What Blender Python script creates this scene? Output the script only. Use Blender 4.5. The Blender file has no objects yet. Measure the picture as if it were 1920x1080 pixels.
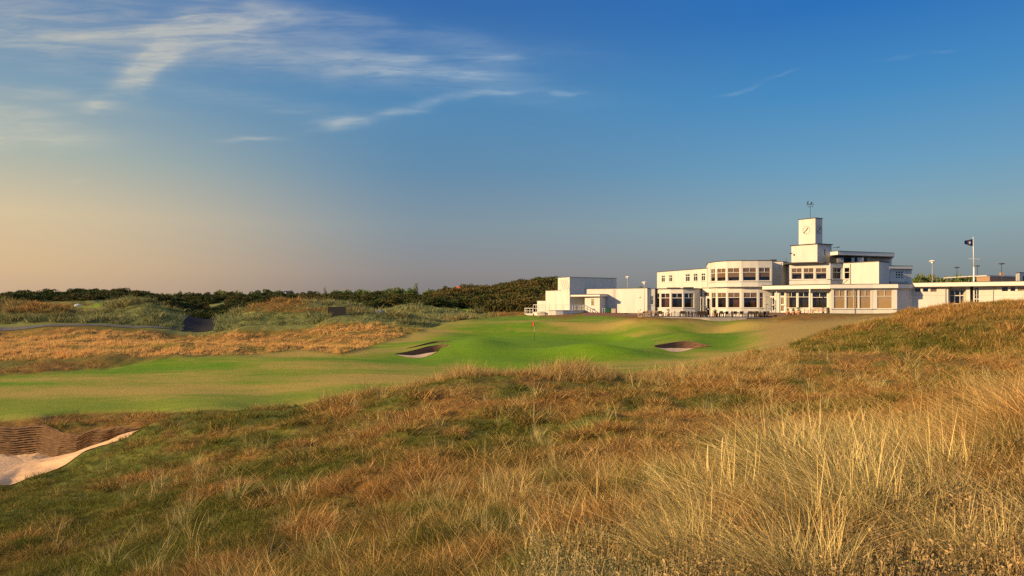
import bpy, bmesh, math, random
import numpy as np
from mathutils import Vector, Matrix
R = math.radians
random.seed(7); np.random.seed(7)
C = bpy.context.scene.collection
sc = bpy.context.scene
# ------------------------------------------------------------------ camera
F, HZ = 1280.0, 568.0            # focal length in photo pixels, horizon row of the photo
cam_d = bpy.data.cameras.new('camera'); cam = bpy.data.objects.new('camera', cam_d); C.objects.link(cam)
cam.location = (0, 0, 0); cam.rotation_euler = (R(90), 0, 0)
cam_d.sensor_width = 36; cam_d.lens = 24.0; cam_d.shift_y = 28.0/1920.0
cam_d.clip_start = 0.05; cam_d.clip_end = 9000
sc.camera = cam
sc.cycles.use_denoising = False
# ------------------------------------------------------------------ sun and sky
SUN_AZ, SUN_EL = 66.0, 17.0      # degrees left of straight behind the camera; above the horizon
sv = Vector((-math.sin(R(SUN_AZ))*math.cos(R(SUN_EL)), -math.cos(R(SUN_AZ))*math.cos(R(SUN_EL)), math.sin(R(SUN_EL))))
sl = bpy.data.lights.new('sun', 'SUN'); so = bpy.data.objects.new('sun', sl); C.objects.link(so)
so.rotation_euler = sv.to_track_quat('Z', 'Y').to_euler(); so.location = (0, 0, 50)
EXPO = .92
sl.energy = 5.0; sl.angle = R(0.6); sl.color = (1.0, 0.67, 0.31)
sc.view_settings.view_transform = 'Standard'; sc.view_settings.look = 'None'
sc.view_settings.exposure = EXPO; sc.view_settings.gamma = 1
W = bpy.data.worlds.new('World'); sc.world = W; W.use_nodes = True
def lin(c): return tuple(((v/255)/12.92 if v/255 <= .04045 else ((v/255+.055)/1.055)**2.4) for v in c)
def build_world():
    nt = W.node_tree; N = nt.nodes; L = nt.links; N.clear()
    out = N.new('ShaderNodeOutputWorld'); bg = N.new('ShaderNodeBackground'); L.new(bg.outputs[0], out.inputs[0])
    tc = N.new('ShaderNodeTexCoord'); sep = N.new('ShaderNodeSeparateXYZ'); L.new(tc.outputs['Generated'], sep.inputs[0])
    def m(op, a, b=None, c=None, clamp=False):
        n = N.new('ShaderNodeMath'); n.operation = op; n.use_clamp = clamp
        for i, v in enumerate((a, b, c)):
            if v is None: continue
            if isinstance(v, (int, float)): n.inputs[i].default_value = v
            else: L.new(v, n.inputs[i])
        return n.outputs[0]
    def ss(v, a, b, lo=0.0, hi=1.0):
        n = N.new('ShaderNodeMapRange'); n.interpolation_type = 'SMOOTHSTEP'; L.new(v, n.inputs[0])
        n.inputs[1].default_value = a; n.inputs[2].default_value = b; n.inputs[3].default_value = lo; n.inputs[4].default_value = hi
        return n.outputs[0]
    x, y, z = sep.outputs
    def ramp(stops):
        n = N.new('ShaderNodeValToRGB'); L.new(m('MULTIPLY', m('MAXIMUM', z, 0.0), 1.0), n.inputs[0])
        r = n.color_ramp; r.interpolation = 'B_SPLINE' if False else 'LINEAR'
        for i, (p, c) in enumerate(stops):
            e = r.elements[i] if i < 2 else r.elements.new(p)
            e.position = p; e.color = (*lin(c), 1)
        return n.outputs[0]
    left = ramp([(0.0, (206, 174, 146)), (.045, (224, 190, 146)), (.11, (222, 200, 160)), (.18, (178, 186, 172)), (.26, (126, 160, 182)), (.34, (86, 132, 178)), (.7, (70, 120, 185))])
    mid = ramp([(0.0, (132, 124, 124)), (.045, (144, 140, 142)), (.11, (132, 150, 162)), (.19, (100, 142, 174)), (.28, (80, 138, 184)), (.40, (50, 108, 176)), (.7, (48, 110, 190))])
    right = ramp([(0.0, (116, 120, 128)), (.045, (132, 144, 148)), (.11, (136, 166, 176)), (.18, (104, 158, 192)), (.27, (66, 140, 196)), (.37, (34, 112, 188)), (.7, (44, 112, 196))])
    rr = m('SQRT', m('ADD', m('MULTIPLY', x, x), m('MULTIPLY', y, y)))
    a = m('DIVIDE', x, m('MAXIMUM', rr, .001))
    def mix(f, c1, c2, t='MIX'):
        n = N.new('ShaderNodeMix'); n.data_type = 'RGBA'; n.blend_type = t
        if isinstance(f, float): n.inputs[0].default_value = f
        else: L.new(f, n.inputs[0])
        for i, c in ((6, c1), (7, c2)):
            if isinstance(c, tuple): n.inputs[i].default_value = (*c, 1) if len(c) == 3 else c
            else: L.new(c, n.inputs[i])
        return n.outputs[2]
    c1 = mix(ss(a, -.66, -.10), left, mid)
    c1 = mix(ss(a, -.10, .50), c1, right)
    # cirrus: streaks of ice cloud, laid out in directions of the sky (tangent plane of the sky ahead)
    yy = m('MAXIMUM', y, .15)
    u = m('DIVIDE', x, yy); e = m('DIVIDE', z, yy)
    comb = N.new('ShaderNodeCombineXYZ'); L.new(u, comb.inputs[0]); L.new(e, comb.inputs[1])
    def noise(scale, sx, sy, rot, detail=6, dist=0.0, off=0.0, rough=.55):
        mp = N.new('ShaderNodeMapping'); L.new(comb.outputs[0], mp.inputs[0])
        mp.inputs['Rotation'].default_value = (0, 0, rot); mp.inputs['Scale'].default_value = (sx, sy, 1); mp.inputs['Location'].default_value = (off, off*.7, off)
        n = N.new('ShaderNodeTexNoise'); n.inputs['Scale'].default_value = scale; n.inputs['Detail'].default_value = detail
        n.inputs['Distortion'].default_value = dist; n.inputs['Roughness'].default_value = rough; L.new(mp.outputs[0], n.inputs[0]); return n.outputs[0]
    warp = noise(5, 1, 2.0, 0, 3); warp2 = noise(9, 1, 1.5, 0, 3, off=4)
    uw = m('ADD', u, m('MULTIPLY', m('SUBTRACT', warp2, .5), .08)); ew = m('ADD', e, m('MULTIPLY', m('SUBTRACT', warp, .5), .055))
    fib = noise(4.0, 1.0, 8, R(9), 8, .8, rough=.6); fib2 = noise(7, 1.3, 11, R(-9), 8, .7, 3.0, .65)
    def blob(px, py, rx, ry, rot, amp, p=1.0):
        cu, ce = (px-960)/F, (HZ-py)/F
        du = m('SUBTRACT', uw, cu); de = m('SUBTRACT', ew, ce); c, s = math.cos(R(rot)), math.sin(R(rot))
        A = m('DIVIDE', m('ADD', m('MULTIPLY', du, c), m('MULTIPLY', de, s)), rx/F)
        B = m('DIVIDE', m('SUBTRACT', m('MULTIPLY', de, c), m('MULTIPLY', du, s)), ry/F)
        q = m('ADD', m('MULTIPLY', A, A), m('MULTIPLY', B, B))
        return m('MULTIPLY', m('EXPONENT', m('MULTIPLY', q, -1.0)), amp)
    tot = None
    for b in [(120, 60, 330, 58, -2, .6), (410, 48, 110, 22, 12, .9), (318, 82, 75, 30, 40, .95), (280, 118, 52, 20, 52, 1.2),
              (600, 108, 330, 34, -9, .55), (830, 132, 130, 16, -4, .75), (930, 108, 60, 9, -4, .6), (700, 55, 300, 22, -8, .35), (90, 182, 150, 15, -8, .45), (196, 196, 34, 13, 18, .75),
              (20, 262, 110, 16, -3, .7), (30, 225, 150, 26, -10, .55), (640, 219, 40, 8, 4, .8), (760, 205, 120, 7, 12, .6), (910, 178, 80, 5, 6, .5), (460, 265, 45, 5, 2, .5),
              (1375, 163, 26, 4, 12, .35), (1465, 145, 34, 3, 12, .15), (1058, 174, 22, 4, -3, .4), (1690, 112, 40, 3, 12, .08), (1780, 98, 26, 3, 10, .1), (143, 340, 14, 4, 10, .4), (420, 185, 260, 18, -6, .2)]:
        v = blob(*b); tot = v if tot is None else m('ADD', tot, v)
    fibm = m('ADD', m('MULTIPLY', ss(fib, .36, .70), .8), m('MULTIPLY', ss(fib2, .38, .68), .55))
    cl = m('MULTIPLY', m('MINIMUM', tot, 1.0), m('ADD', .34, fibm), clamp=False)
    cl = m('MULTIPLY', m('MINIMUM', cl, 1.0), .62)
    cl = m('MULTIPLY', cl, ss(y, .15, .4))
    cc = mix(ss(a, -.6, .1), lin((226, 216, 190)), lin((176, 198, 216)))
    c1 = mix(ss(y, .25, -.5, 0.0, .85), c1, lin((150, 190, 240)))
    c1 = mix(cl, c1, cc)
    # brighter dome overhead
    up = ss(z, .42, .85, 1.0, 1.5)
    c1 = mix(ss(z, .42, .8, 0.0, .65), c1, lin((190, 176, 168)))
    vm = N.new('ShaderNodeVectorMath'); vm.operation = 'SCALE'; L.new(c1, vm.inputs[0]); L.new(up, vm.inputs[3])
    sky = N.new('ShaderNodeTexSky'); sky.sky_type = 'NISHITA'; sky.sun_disc = False
    sky.sun_elevation = R(SUN_EL); sky.sun_rotation = math.atan2(sv.x, sv.y); sky.altitude = 10; sky.dust_density = 2.0
    v2 = N.new('ShaderNodeVectorMath'); v2.operation = 'SCALE'; L.new(sky.outputs[0], v2.inputs[0]); v2.inputs[3].default_value = .08
    fin = mix(.90, v2.outputs[0], vm.outputs[0])
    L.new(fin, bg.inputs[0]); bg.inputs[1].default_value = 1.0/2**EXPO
    W['kind'] = 'structure'
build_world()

# ------------------------------------------------------------------ helpers
def X(px, d): return (px-960)/F*d
def Zp(py, d): return (HZ-py)/F*d
def at(px, py, d): return Vector((X(px, d), d, Zp(py, d)))
def pd(px, d): return (X(px, d), d)
def tag(o, label=None, cat=None, group=None, kind=None):
    if label: o['label'] = label
    if cat: o['category'] = cat
    if group: o['group'] = group
    if kind: o['kind'] = kind
    return o
def empty(name, loc, rz=0):
    o = bpy.data.objects.new(name, None); C.objects.link(o); o.location = loc; o.rotation_euler = (0, 0, rz); o.empty_display_size = .3
    return o
MATS = {}
def mat(name, col, rough=.8, var=.12, scale=3.0, metal=0.0, bump=0.0, bscale=30.0, col2=None, spec=.3, obj=True, stretch=(1, 1, 1), trans=0.0):
    if name in MATS: return MATS[name]
    M = bpy.data.materials.new(name); M.use_nodes = True; nt = M.node_tree; N = nt.nodes; L = nt.links
    b = N['Principled BSDF']; b.inputs['Roughness'].default_value = rough; b.inputs['Metallic'].default_value = metal
    b.inputs['Specular IOR Level'].default_value = spec
    tc = N.new('ShaderNodeTexCoord'); mp = N.new('ShaderNodeMapping'); L.new(tc.outputs['Object'], mp.inputs[0]); mp.inputs['Scale'].default_value = stretch
    no = N.new('ShaderNodeTexNoise'); no.inputs['Scale'].default_value = scale; no.inputs['Detail'].default_value = 6; L.new(mp.outputs[0], no.inputs[0])
    c2 = col2 or tuple(v*(1-var*2.2) for v in col); c1 = col if col2 else tuple(min(1, v*(1+var)) for v in col)
    mx = N.new('ShaderNodeMix'); mx.data_type = 'RGBA'; mr = N.new('ShaderNodeMapRange'); L.new(no.outputs[0], mr.inputs[0])
    mr.inputs[1].default_value = .3; mr.inputs[2].default_value = .7; L.new(mr.outputs[0], mx.inputs[0])
    mx.inputs[6].default_value = (*c1, 1); mx.inputs[7].default_value = (*c2, 1); L.new(mx.outputs[2], b.inputs['Base Color'])
    if bump:
        n2 = N.new('ShaderNodeTexNoise'); n2.inputs['Scale'].default_value = bscale; n2.inputs['Detail'].default_value = 5; L.new(mp.outputs[0], n2.inputs[0])
        bp = N.new('ShaderNodeBump'); bp.inputs['Strength'].default_value = bump; bp.inputs['Distance'].default_value = .05
        L.new(n2.outputs[0], bp.inputs['Height']); L.new(bp.outputs[0], b.inputs['Normal'])
    MATS[name] = M; return M
def glass_mat():
    M = bpy.data.materials.new('window_glass'); M.use_nodes = True; nt = M.node_tree; N = nt.nodes; L = nt.links; N.clear()
    out = N.new('ShaderNodeOutputMaterial'); tr = N.new('ShaderNodeBsdfTransparent'); tr.inputs[0].default_value = (.80, .80, .78, 1)
    gl = N.new('ShaderNodeBsdfGlossy'); gl.inputs['Roughness'].default_value = .03; gl.inputs[0].default_value = (.9, .9, .9, 1)
    lw = N.new('ShaderNodeLayerWeight'); lw.inputs[0].default_value = .5; pw = N.new('ShaderNodeMath'); pw.operation = 'POWER'; L.new(lw.outputs['Facing'], pw.inputs[0]); pw.inputs[1].default_value = 4
    fr = N.new('ShaderNodeMath'); fr.operation = 'MULTIPLY_ADD'; fr.use_clamp = True; L.new(pw.outputs[0], fr.inputs[0]); fr.inputs[1].default_value = .9; fr.inputs[2].default_value = .04; mx = N.new('ShaderNodeMixShader')
    L.new(fr.outputs[0], mx.inputs[0]); L.new(tr.outputs[0], mx.inputs[1]); L.new(gl.outputs[0], mx.inputs[2]); L.new(mx.outputs[0], out.inputs[0]); return M

class MB:
    def __init__(s): s.v = []; s.f = []
    def quad(s, a, b, c, d):
        n = len(s.v); s.v += [tuple(a), tuple(b), tuple(c), tuple(d)]; s.f.append((n, n+1, n+2, n+3)); return s
    def box(s, c, sz, rz=0, M=None):
        hx, hy, hz = sz[0]/2, sz[1]/2, sz[2]/2; n = len(s.v); cs, sn = math.cos(rz), math.sin(rz)
        for dx, dy, dz in ((-1,-1,-1),(1,-1,-1),(1,1,-1),(-1,1,-1),(-1,-1,1),(1,-1,1),(1,1,1),(-1,1,1)):
            x, y, z = dx*hx, dy*hy, dz*hz
            p = Vector((x*cs-y*sn+c[0], x*sn+y*cs+c[1], z+c[2]))
            s.v.append(tuple(M @ p) if M else tuple(p))
        s.f += [tuple(n+i for i in q) for q in ((0,3,2,1),(4,5,6,7),(0,1,5,4),(1,2,6,5),(2,3,7,6),(3,0,4,7))]; return s
    def prism(s, poly, z0, z1):
        n = len(s.v); k = len(poly)
        ar = sum(poly[i][0]*poly[(i+1) % k][1]-poly[(i+1) % k][0]*poly[i][1] for i in range(k))
        if ar < 0: poly = poly[::-1]
        s.v += [(p[0], p[1], z0) for p in poly]+[(p[0], p[1], z1) for p in poly]
        s.f.append(tuple(n+i for i in range(k-1, -1, -1))); s.f.append(tuple(n+k+i for i in range(k)))
        for i in range(k): j = (i+1) % k; s.f.append((n+i, n+j, n+k+j, n+k+i))
        return s
    def bar(s, a, b, r, r2=None, k=6):
        a, b = Vector(a), Vector(b); d = b-a
        if d.length < 1e-6: return s
        q = d.to_track_quat('Z', 'Y'); r2 = r if r2 is None else r2; n = len(s.v)
        for P, rr in ((a, r), (b, r2)):
            for i in range(k):
                t = 2*math.pi*i/k; s.v.append(tuple(P+q @ Vector((math.cos(t)*rr, math.sin(t)*rr, 0))))
        s.f.append(tuple(n+i for i in range(k-1, -1, -1))); s.f.append(tuple(n+k+i for i in range(k)))
        for i in range(k): j = (i+1) % k; s.f.append((n+i, n+j, n+k+j, n+k+i))
        return s
    def lathe(s, c, prof, k=12):
        n = len(s.v); m_ = len(prof)
        for r, z in prof:
            for i in range(k):
                t = 2*math.pi*i/k; s.v.append((c[0]+math.cos(t)*r, c[1]+math.sin(t)*r, c[2]+z))
        for a in range(m_-1):
            for i in range(k): j = (i+1) % k; s.f.append((n+a*k+i, n+a*k+j, n+(a+1)*k+j, n+(a+1)*k+i))
        s.f.append(tuple(n+i for i in range(k-1, -1, -1))); s.f.append(tuple(n+(m_-1)*k+i for i in range(k))); return s
    def build(s, name, m_, parent=None, smooth=False):
        me = bpy.data.meshes.new(name); me.from_pydata(s.v, [], s.f); me.update(); me.materials.append(m_)
        if smooth: me.shade_smooth()
        o = bpy.data.objects.new(name, me); C.objects.link(o)
        if parent:
            o.parent = parent
            if parent.get('_w'): o.matrix_parent_inverse = Matrix.Translation(-Vector(parent['_w']))
        return o
def mesh_np(name, V, faces_idx, k, m_, smooth=False, attrs=None, parent=None, link=True):
    """V (n,3) float, faces_idx flat int array of k-gons"""
    me = bpy.data.meshes.new(name); nf = len(faces_idx)//k
    me.vertices.add(len(V)); me.vertices.foreach_set('co', np.asarray(V, np.float32).ravel())
    me.loops.add(nf*k); me.loops.foreach_set('vertex_index', np.asarray(faces_idx, np.int32))
    me.polygons.add(nf); me.polygons.foreach_set('loop_start', np.arange(0, nf*k, k, dtype=np.int32))
    for an, (ty, data) in (attrs or {}).items():
        a = me.attributes.new(an, ty, 'POINT')
        if ty == 'FLOAT': a.data.foreach_set('value', np.asarray(data, np.float32).ravel())
        elif ty == 'FLOAT_COLOR': a.data.foreach_set('color', np.asarray(data, np.float32).ravel())
        elif ty == 'FLOAT_VECTOR': a.data.foreach_set('vector', np.asarray(data, np.float32).ravel())
        elif ty == 'INT': a.data.foreach_set('value', np.asarray(data, np.int32).ravel())
    me.update(calc_edges=True)
    if m_: me.materials.append(m_)
    if smooth and nf: me.shade_smooth()
    o = bpy.data.objects.new(name, me)
    if link: C.objects.link(o)
    if parent: o.parent = parent
    return o
# numpy value noise
def _h(ix, iy, s):
    n = (ix*374761393 + iy*668265263 + s*1442695041) & 0xffffffff
    n = ((n ^ (n >> 13))*1274126177) & 0xffffffff
    return ((n ^ (n >> 16)) & 0xffff)/65535.0
def vnoise(x, y, s=0):
    ix = np.floor(x).astype(np.int64); iy = np.floor(y).astype(np.int64); fx = x-ix; fy = y-iy
    fx = fx*fx*fx*(fx*(fx*6-15)+10); fy = fy*fy*fy*(fy*(fy*6-15)+10)
    a = _h(ix, iy, s); b = _h(ix+1, iy, s); c = _h(ix, iy+1, s); d = _h(ix+1, iy+1, s)
    return (a*(1-fx)+b*fx)*(1-fy)+(c*(1-fx)+d*fx)*fy
def fbm(x, y, s=0, o=4, g=.5):
    t = 0; a = 1; n = 0
    for i in range(o):
        t = t+a*(vnoise(x*2**i+17.3*i, y*2**i-9.1*i, s+i)-.5); n += a; a *= g
    return t/n*2        # about -1..1
def worley(x, y, s=0):
    ix = np.floor(x).astype(np.int64); iy = np.floor(y).astype(np.int64); best = np.full(np.shape(x), 9.0); idv = np.zeros(np.shape(x))
    for dx in (-1, 0, 1):
        for dy in (-1, 0, 1):
            cx, cy = ix+dx, iy+dy; px = cx+.1+.8*_h(cx, cy, s); py = cy+.1+.8*_h(cx, cy, s+5); d = np.hypot(x-px, y-py); b = d < best
            best = np.where(b, d, best); idv = np.where(b, _h(cx, cy, s+9), idv)
    return best, idv
def sstep(v, a, b):
    t = np.clip((v-a)/(b-a), 0, 1); return t*t*(3-2*t)

# ------------------------------------------------------------------ the lie of the land
CP = [ # (photo column, photo row, metres ahead)
 (0,1080,12),(300,1080,9.8),(600,1080,7.6),(960,1080,5.4),(1400,1080,4.5),(1920,1080,4.0),
 (0,950,18.5),(300,900,18.5),(300,820,25.5),(600,900,14.5),(600,800,23.0),(960,900,12),(960,800,18.5),(960,740,24.5),
 (400,759,33),(270,775,33.5),(100,778,33),(-200,790,32),(540,770,33),(650,748,32),(760,722,31),(860,707,30),(960,701,32),(1070,692,35),(1180,693,37),(1300,688,40),(1400,675,43),(1500,664,46),
 (1500,905,7.6),(1920,800,8.0),(1200,1000,6.4),(1250,850,12.5),(1300,790,18),(1300,730,26),(1600,760,19),(1600,700,29),(1800,712,24),(1920,705,23),(1700,850,9),
 (1700,670,38),(1900,664,37),(1600,670,42),(1700,656,51),(1900,652,49),(1560,654,54),(1800,655,50),(1700,592,60),(1800,575,60),(1880,572,59),(1560,626,63),(1620,604,62),(1505,645,57),(2100,576,57),(1800,618,54),(1900,612,53),
 (0,760,37.5),(0,700,51),(300,700,50.5),(300,745,39),(500,740,40.5),(700,700,48),(700,730,39.5),
 (0,665,61),(300,650,70),(500,655,67),(0,640,78),(300,628,93),(0,628,94),(-300,630,94),(500,625,95),(-300,700,51),
 (700,672,60),(740,671,62),(840,665,62),(840,634,80),(750,645,78),(640,662,64),
 (900,690,53),(1000,690,53),(1150,684,56),(1250,675,61),(1000,640,80),(1000,628,92),(900,628,92),(1150,630,92),(1100,650,74),(1200,640,82),
 (1228,649,70),(1330,648,72),(1280,640.5,72.3),(1300,642,72),(1270,663,67.5),(800,653,66.6),(832,650,67),(760,664,65),(790,671,62.5),(820,639,74),(845,642,73),(770,655,70.5),(0,796,31),(75,790,30.8),(130,808,29.7),(190,799,29.1),(264,794,28.2),(0,903,23.5),(60,892,24.2),(140,866,25.5),(200,838,26.6),(240,820,27.3),(-150,800,31),(-150,907,22.6),(1400,650,70),(1400,632,80),(1450,628,74),(1350,615,96),(1500,608,82),(1550,600,86),(1450,604,94),
 (850,618,96),(880,602,104),(760,632,88),(700,641,82),(800,603,112),(900,598,114),(1000,599,110),(1100,593,113),(1200,598,99),(1300,599,99),(1400,599,98),(1000,612,99),(1150,610,99),(1300,612,95),
 (1470,594,97),(1560,591,96),(1640,588.5,99),(1700,587,96),(1600,594,88),
 # left dunes
 (60,569,108),(0,574,106),(160,580,108),(250,566,110),(300,578,106),(340,600,102),(180,578,125),(60,600,99),(250,604,99),(0,606,98),(-200,572,106),
 (375,621,99),(375,606,122),(375,605,136),(345,604,150),(400,604,150),(375,605,150),(330,622,97),(420,620,97),
 (430,604,104),(480,578,112),(530,567,118),(560,575,106),(640,572,112),(690,580,110),(740,590,104),(600,600,99),(480,604,98),(780,600,103),(660,606,96),
 (770,576,140),(860,590,135),(820,595,125),(900,586,150),(1000,584,150),(930,592,128),
 # far
 (375,594,185),(300,568,175),(180,566,160),(400,570,200),(60,562,220),(460,566,200),(600,562,210),(700,562,220),(780,564,210),(860,557,200),(940,549,192),(1020,543,185),(1090,545,185),(940,580,165),(1050,574,160),
]
CZ = [ # (column, z, metres ahead) hidden or free
 (-400,-4.0,5),(960,-2.0,2.0),(0,-3.0,2.2),(1920,-1.75,2.0),(2400,-1.5,4),(2400,-1.6,10),(2400,-1.6,25),(2400,-.4,58),(2400,-3,48),(-400,-5.2,12),(-600,-6,25),(-600,-5.2,50),(-600,-4.3,90),
 (860,-4.7,41),(960,-4.8,43),(1070,-4.8,46),(1180,-4.8,49),(1300,-4.7,53),(1400,-4.2,57),(1480,-3.6,62),(760,-5.0,38),
 (1700,-1.8,80),(1850,-1.8,78),(1850,-1.9,95),(2000,-1.9,95),(1800,-1.8,105),(2400,-1.8,90),
 (1050,-1.7,124),(1150,-1.75,122),(1230,-2.45,116),(1350,-2.6,112),(1350,-2.55,105),(1440,-2.5,106),(1250,-2.5,107),(1500,-1.7,106),(1600,-1.6,110),(1400,-1.8,130),(1600,-1.8,130),(1800,-1.8,130),(1200,-1.8,140),(1500,-1.8,200),(1900,-1.8,200),
 (60,-2.0,125),(250,-2.0,128),(-200,-2,130),(530,-2.6,140),(640,-3,135),(700,-3.2,130),
 (-600,-3,200),(0,-3,300),(500,-3,300),(1000,-3,300),(1500,-2,300),(2400,-2,200),(2400,-2,400),(-600,-3,500),(500,-3,700),(1500,-3,700),(2400,-3,800),(-600,-3,900),
]
_P = np.array([((a-960)/F, .55*math.log(d), Zp(b, d)) for a, b, d in CP]+[((a-960)/F, .55*math.log(d), z) for a, z, d in CZ])
def _k(r2): return .5*r2*np.log(r2+1e-12)
def _fit():
    n = len(_P); A = np.zeros((n+3, n+3)); d = (_P[:, None, :2]-_P[None, :, :2]); A[:n, :n] = _k((d**2).sum(-1))+np.eye(n)*2e-4
    A[:n, n] = 1; A[:n, n+1:] = _P[:, :2]; A[n, :n] = 1; A[n+1:, :n] = _P[:, :2].T
    b = np.zeros(n+3); b[:n] = _P[:, 2]; return np.linalg.solve(A, b)
_w = _fit()
def rbf(u, v):
    out = np.empty(u.shape, float); uf, vf = u.ravel(), v.ravel(); o = out.ravel(); n = len(_P)
    for i in range(0, len(uf), 60000):
        a = uf[i:i+60000]; b = vf[i:i+60000]
        r2 = (a[:, None]-_P[None, :, 0])**2+(b[:, None]-_P[None, :, 1])**2
        o[i:i+60000] = _k(r2) @ _w[:n]+_w[n]+_w[n+1]*a+_w[n+2]*b
    return o.reshape(u.shape)
BUMPS = [ # px, d, rx, ry, h : swells of the turf round the green
 (1115,65,4.2,3.2,.6),(1060,60,5,3,-.3),(900,70,2.6,6,.35),(960,94,8,2.5,-.35),(1060,100,7,2.5,.45),(1230,97,7,3,.35),(1180,90,6,2,-.35),(880,84,5,2.5,-.2),
 (1350,82,5,4,.35),(1320,92,6,2.5,-.3),(980,104,6,2.5,.25),(700,66,5,3,.18),(560,60,7,2.5,-.22),(300,58,6,3,.2),(150,64,6,2.2,-.25),(420,66,9,2.0,.3),(1280,79,3.4,2.5,.3),(900,82,3,3,.3),(820,86,4,2,-.25)]
def inp(px, py, poly):
    """signed distance in photo pixels (rows weigh double) to a polygon laid on the ground"""
    P = np.array(poly, float); n = len(P); ins = np.zeros(px.shape, bool); dm = np.full(px.shape, 1e9)
    for i in range(n):
        x0, y0 = P[i]; x1, y1 = P[(i+1) % n]
        if y0 != y1:
            c = ((y0 > py) != (y1 > py)) & (px < (x1-x0)*(py-y0)/(y1-y0)+x0); ins ^= c
        ax, ay, bx, by = x0, y0*2.2, x1, y1*2.2; L2 = (bx-ax)**2+(by-ay)**2+1e-9
        t = np.clip(((px-ax)*(bx-ax)+(py*2.2-ay)*(by-ay))/L2, 0, 1)
        dm = np.minimum(dm, np.hypot(px-ax-t*(bx-ax), py*2.2-ay-t*(by-ay)))
    return np.where(ins, dm, -dm)
MOWN = [(-900,640),(0,704),(60,700),(200,690),(330,668),(470,664),(560,655),(640,664),(690,650),(760,628),(830,606),(870,599),(985,590),(1060,597),(1110,588),(1200,600),(1440,600),(1480,604),(1700,588),(1660,600),(1560,615),(1495,642),(1470,656),(1400,668),(1330,682),(1200,705),(1000,725),(800,760),(540,800),(380,775),(150,775),(0,792),(-900,860)]
def mown_w(px, py, d):
    m_ = sstep(inp(px, py, MOWN), -10, 14)
    return np.where((d > 30) & (d < 122), m_, 0.0)
def height(x, y, full=True):
    x = np.asarray(x, float); y = np.asarray(y, float); yy = np.maximum(y, 1.2)
    u = np.clip(x/yy, -1.35, 1.35); z = rbf(u, .55*np.log(yy)); px = 960+F*u
    for bx, bd, rx, ry, h in BUMPS:
        z = z+1.5*h*np.exp(-((x-X(bx, bd))/rx)**2-((y-bd)/ry)**2)
    py = HZ-F*z/yy; mw = mown_w(px, py, yy)
    pad = sstep(yy, 94, 101)*(1-sstep(yy, 124, 132))*sstep(px, 990, 1010)*(1-sstep(px, 3000, 3001)*0)
    rough = (1-mw)*(1-pad*.97)*(1-.93*sstep(px, 325, 345)*sstep(px, 425, 405)*(yy > 92)*(yy < 160))*(1-.6*sstep(px, 345, 335)*sstep(yy, 93, 95)*sstep(yy, 99, 97))
    A = fbm(x/9+3, y/9, 1, 3)*.34*sstep(yy, 12, 40)+fbm(x/2.6, y/2.6, 5, 3)*.34+fbm(x/.8, y/.8, 9, 3)*.10*(1-sstep(yy, 25, 60))
    A = A+fbm(x/4, y/5, 15, 4)*.62*sstep(yy, 96, 104)*(1-sstep(px, 900, 1000))
    z = z+A*rough*sstep(yy, 2, 6)+fbm(x/14, y/7, 21, 2)*.16*mw*(1-pad)
    return z
def gz(x, y): return float(height(np.array([x]), np.array([y]))[0])
# ------------------------------------------------------------------ bunkers: plan outlines (column, metres ahead, height of the sod wall)
BUNK = [
 ('near', [(-300,26,.3),(-260,31,1.0),(-150,31.4,1.15),(-60,31.2,1.15),(0,31.0,1.17),(40,30.9,1.2),(75,30.8,1.2),(105,30.3,1.08),(130,29.7,.95),(160,29.4,.86),(190,29.1,.72),(230,28.6,.40),(264,28.2,.06),
           (255,27.7,.04),(240,27.3,.03),(200,26.6,.03),(140,25.5,.03),(60,24.2,.03),(0,23.5,.03),(-150,22.5,.03),(-260,22.8,.03)], -6.5, 12, .28),
 ('twin_front', [(741,64.2,.05),(765,65.2,.35),(785,66.0,.5),(803,66.7,.58),(820,67.1,.6),(832,67.1,.55),(839,66.6,.45),(834,65.8,.45),(826,65.4,.5),(823,64.6,.45),(818,63.6,.15),(804,62.6,.03),(790,62.2,.03),(768,62.6,.03),(752,63.3,.03)], -5.02, 7, .35),
 ('twin_back', [(762,70.9,.05),(780,72.1,.3),(800,73.4,.48),(820,74.1,.52),(838,73.9,.4),(846,73.2,.2),(838,72.0,.04),(815,70.6,.03),(790,69.9,.03),(772,70.2,.03)], -4.66, 7, .35),
 ('right', [(1226,70.2,.1),(1238,71.0,.35),(1255,71.8,.5),(1268,72.3,.62),(1282,72.6,.70),(1298,72.5,.66),(1312,72.1,.5),(1324,71.8,.3),(1334,71.4,.1),(1320,70.2,.04),(1304,69.2,.03),(1286,68.2,.03),(1262,67.8,.03),(1244,68.4,.03),(1232,69.2,.04)], -4.92, 8, .4)]
def smooth_ring(pts, n):
    P = np.array(pts, float); m_ = len(P); out = []
    for i in range(n):
        t = i/n*m_; k = int(t); f = t-k; a, b, c, d = P[(k-1) % m_], P[k % m_], P[(k+1) % m_], P[(k+2) % m_]
        out.append(.5*((2*b)+(-a+c)*f+(2*a-5*b+4*c-d)*f*f+(-a+3*b-3*c+d)*f**3))
    return np.array(out)
RINGS = []
for nm, pts, zf, lay, lean in BUNK:
    r = smooth_ring([(X(a, b), b, h) for a, b, h in pts], 220 if nm == 'near' else 110); r[:, 2] = np.maximum(r[:, 2], .03); RINGS.append(r)
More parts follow.
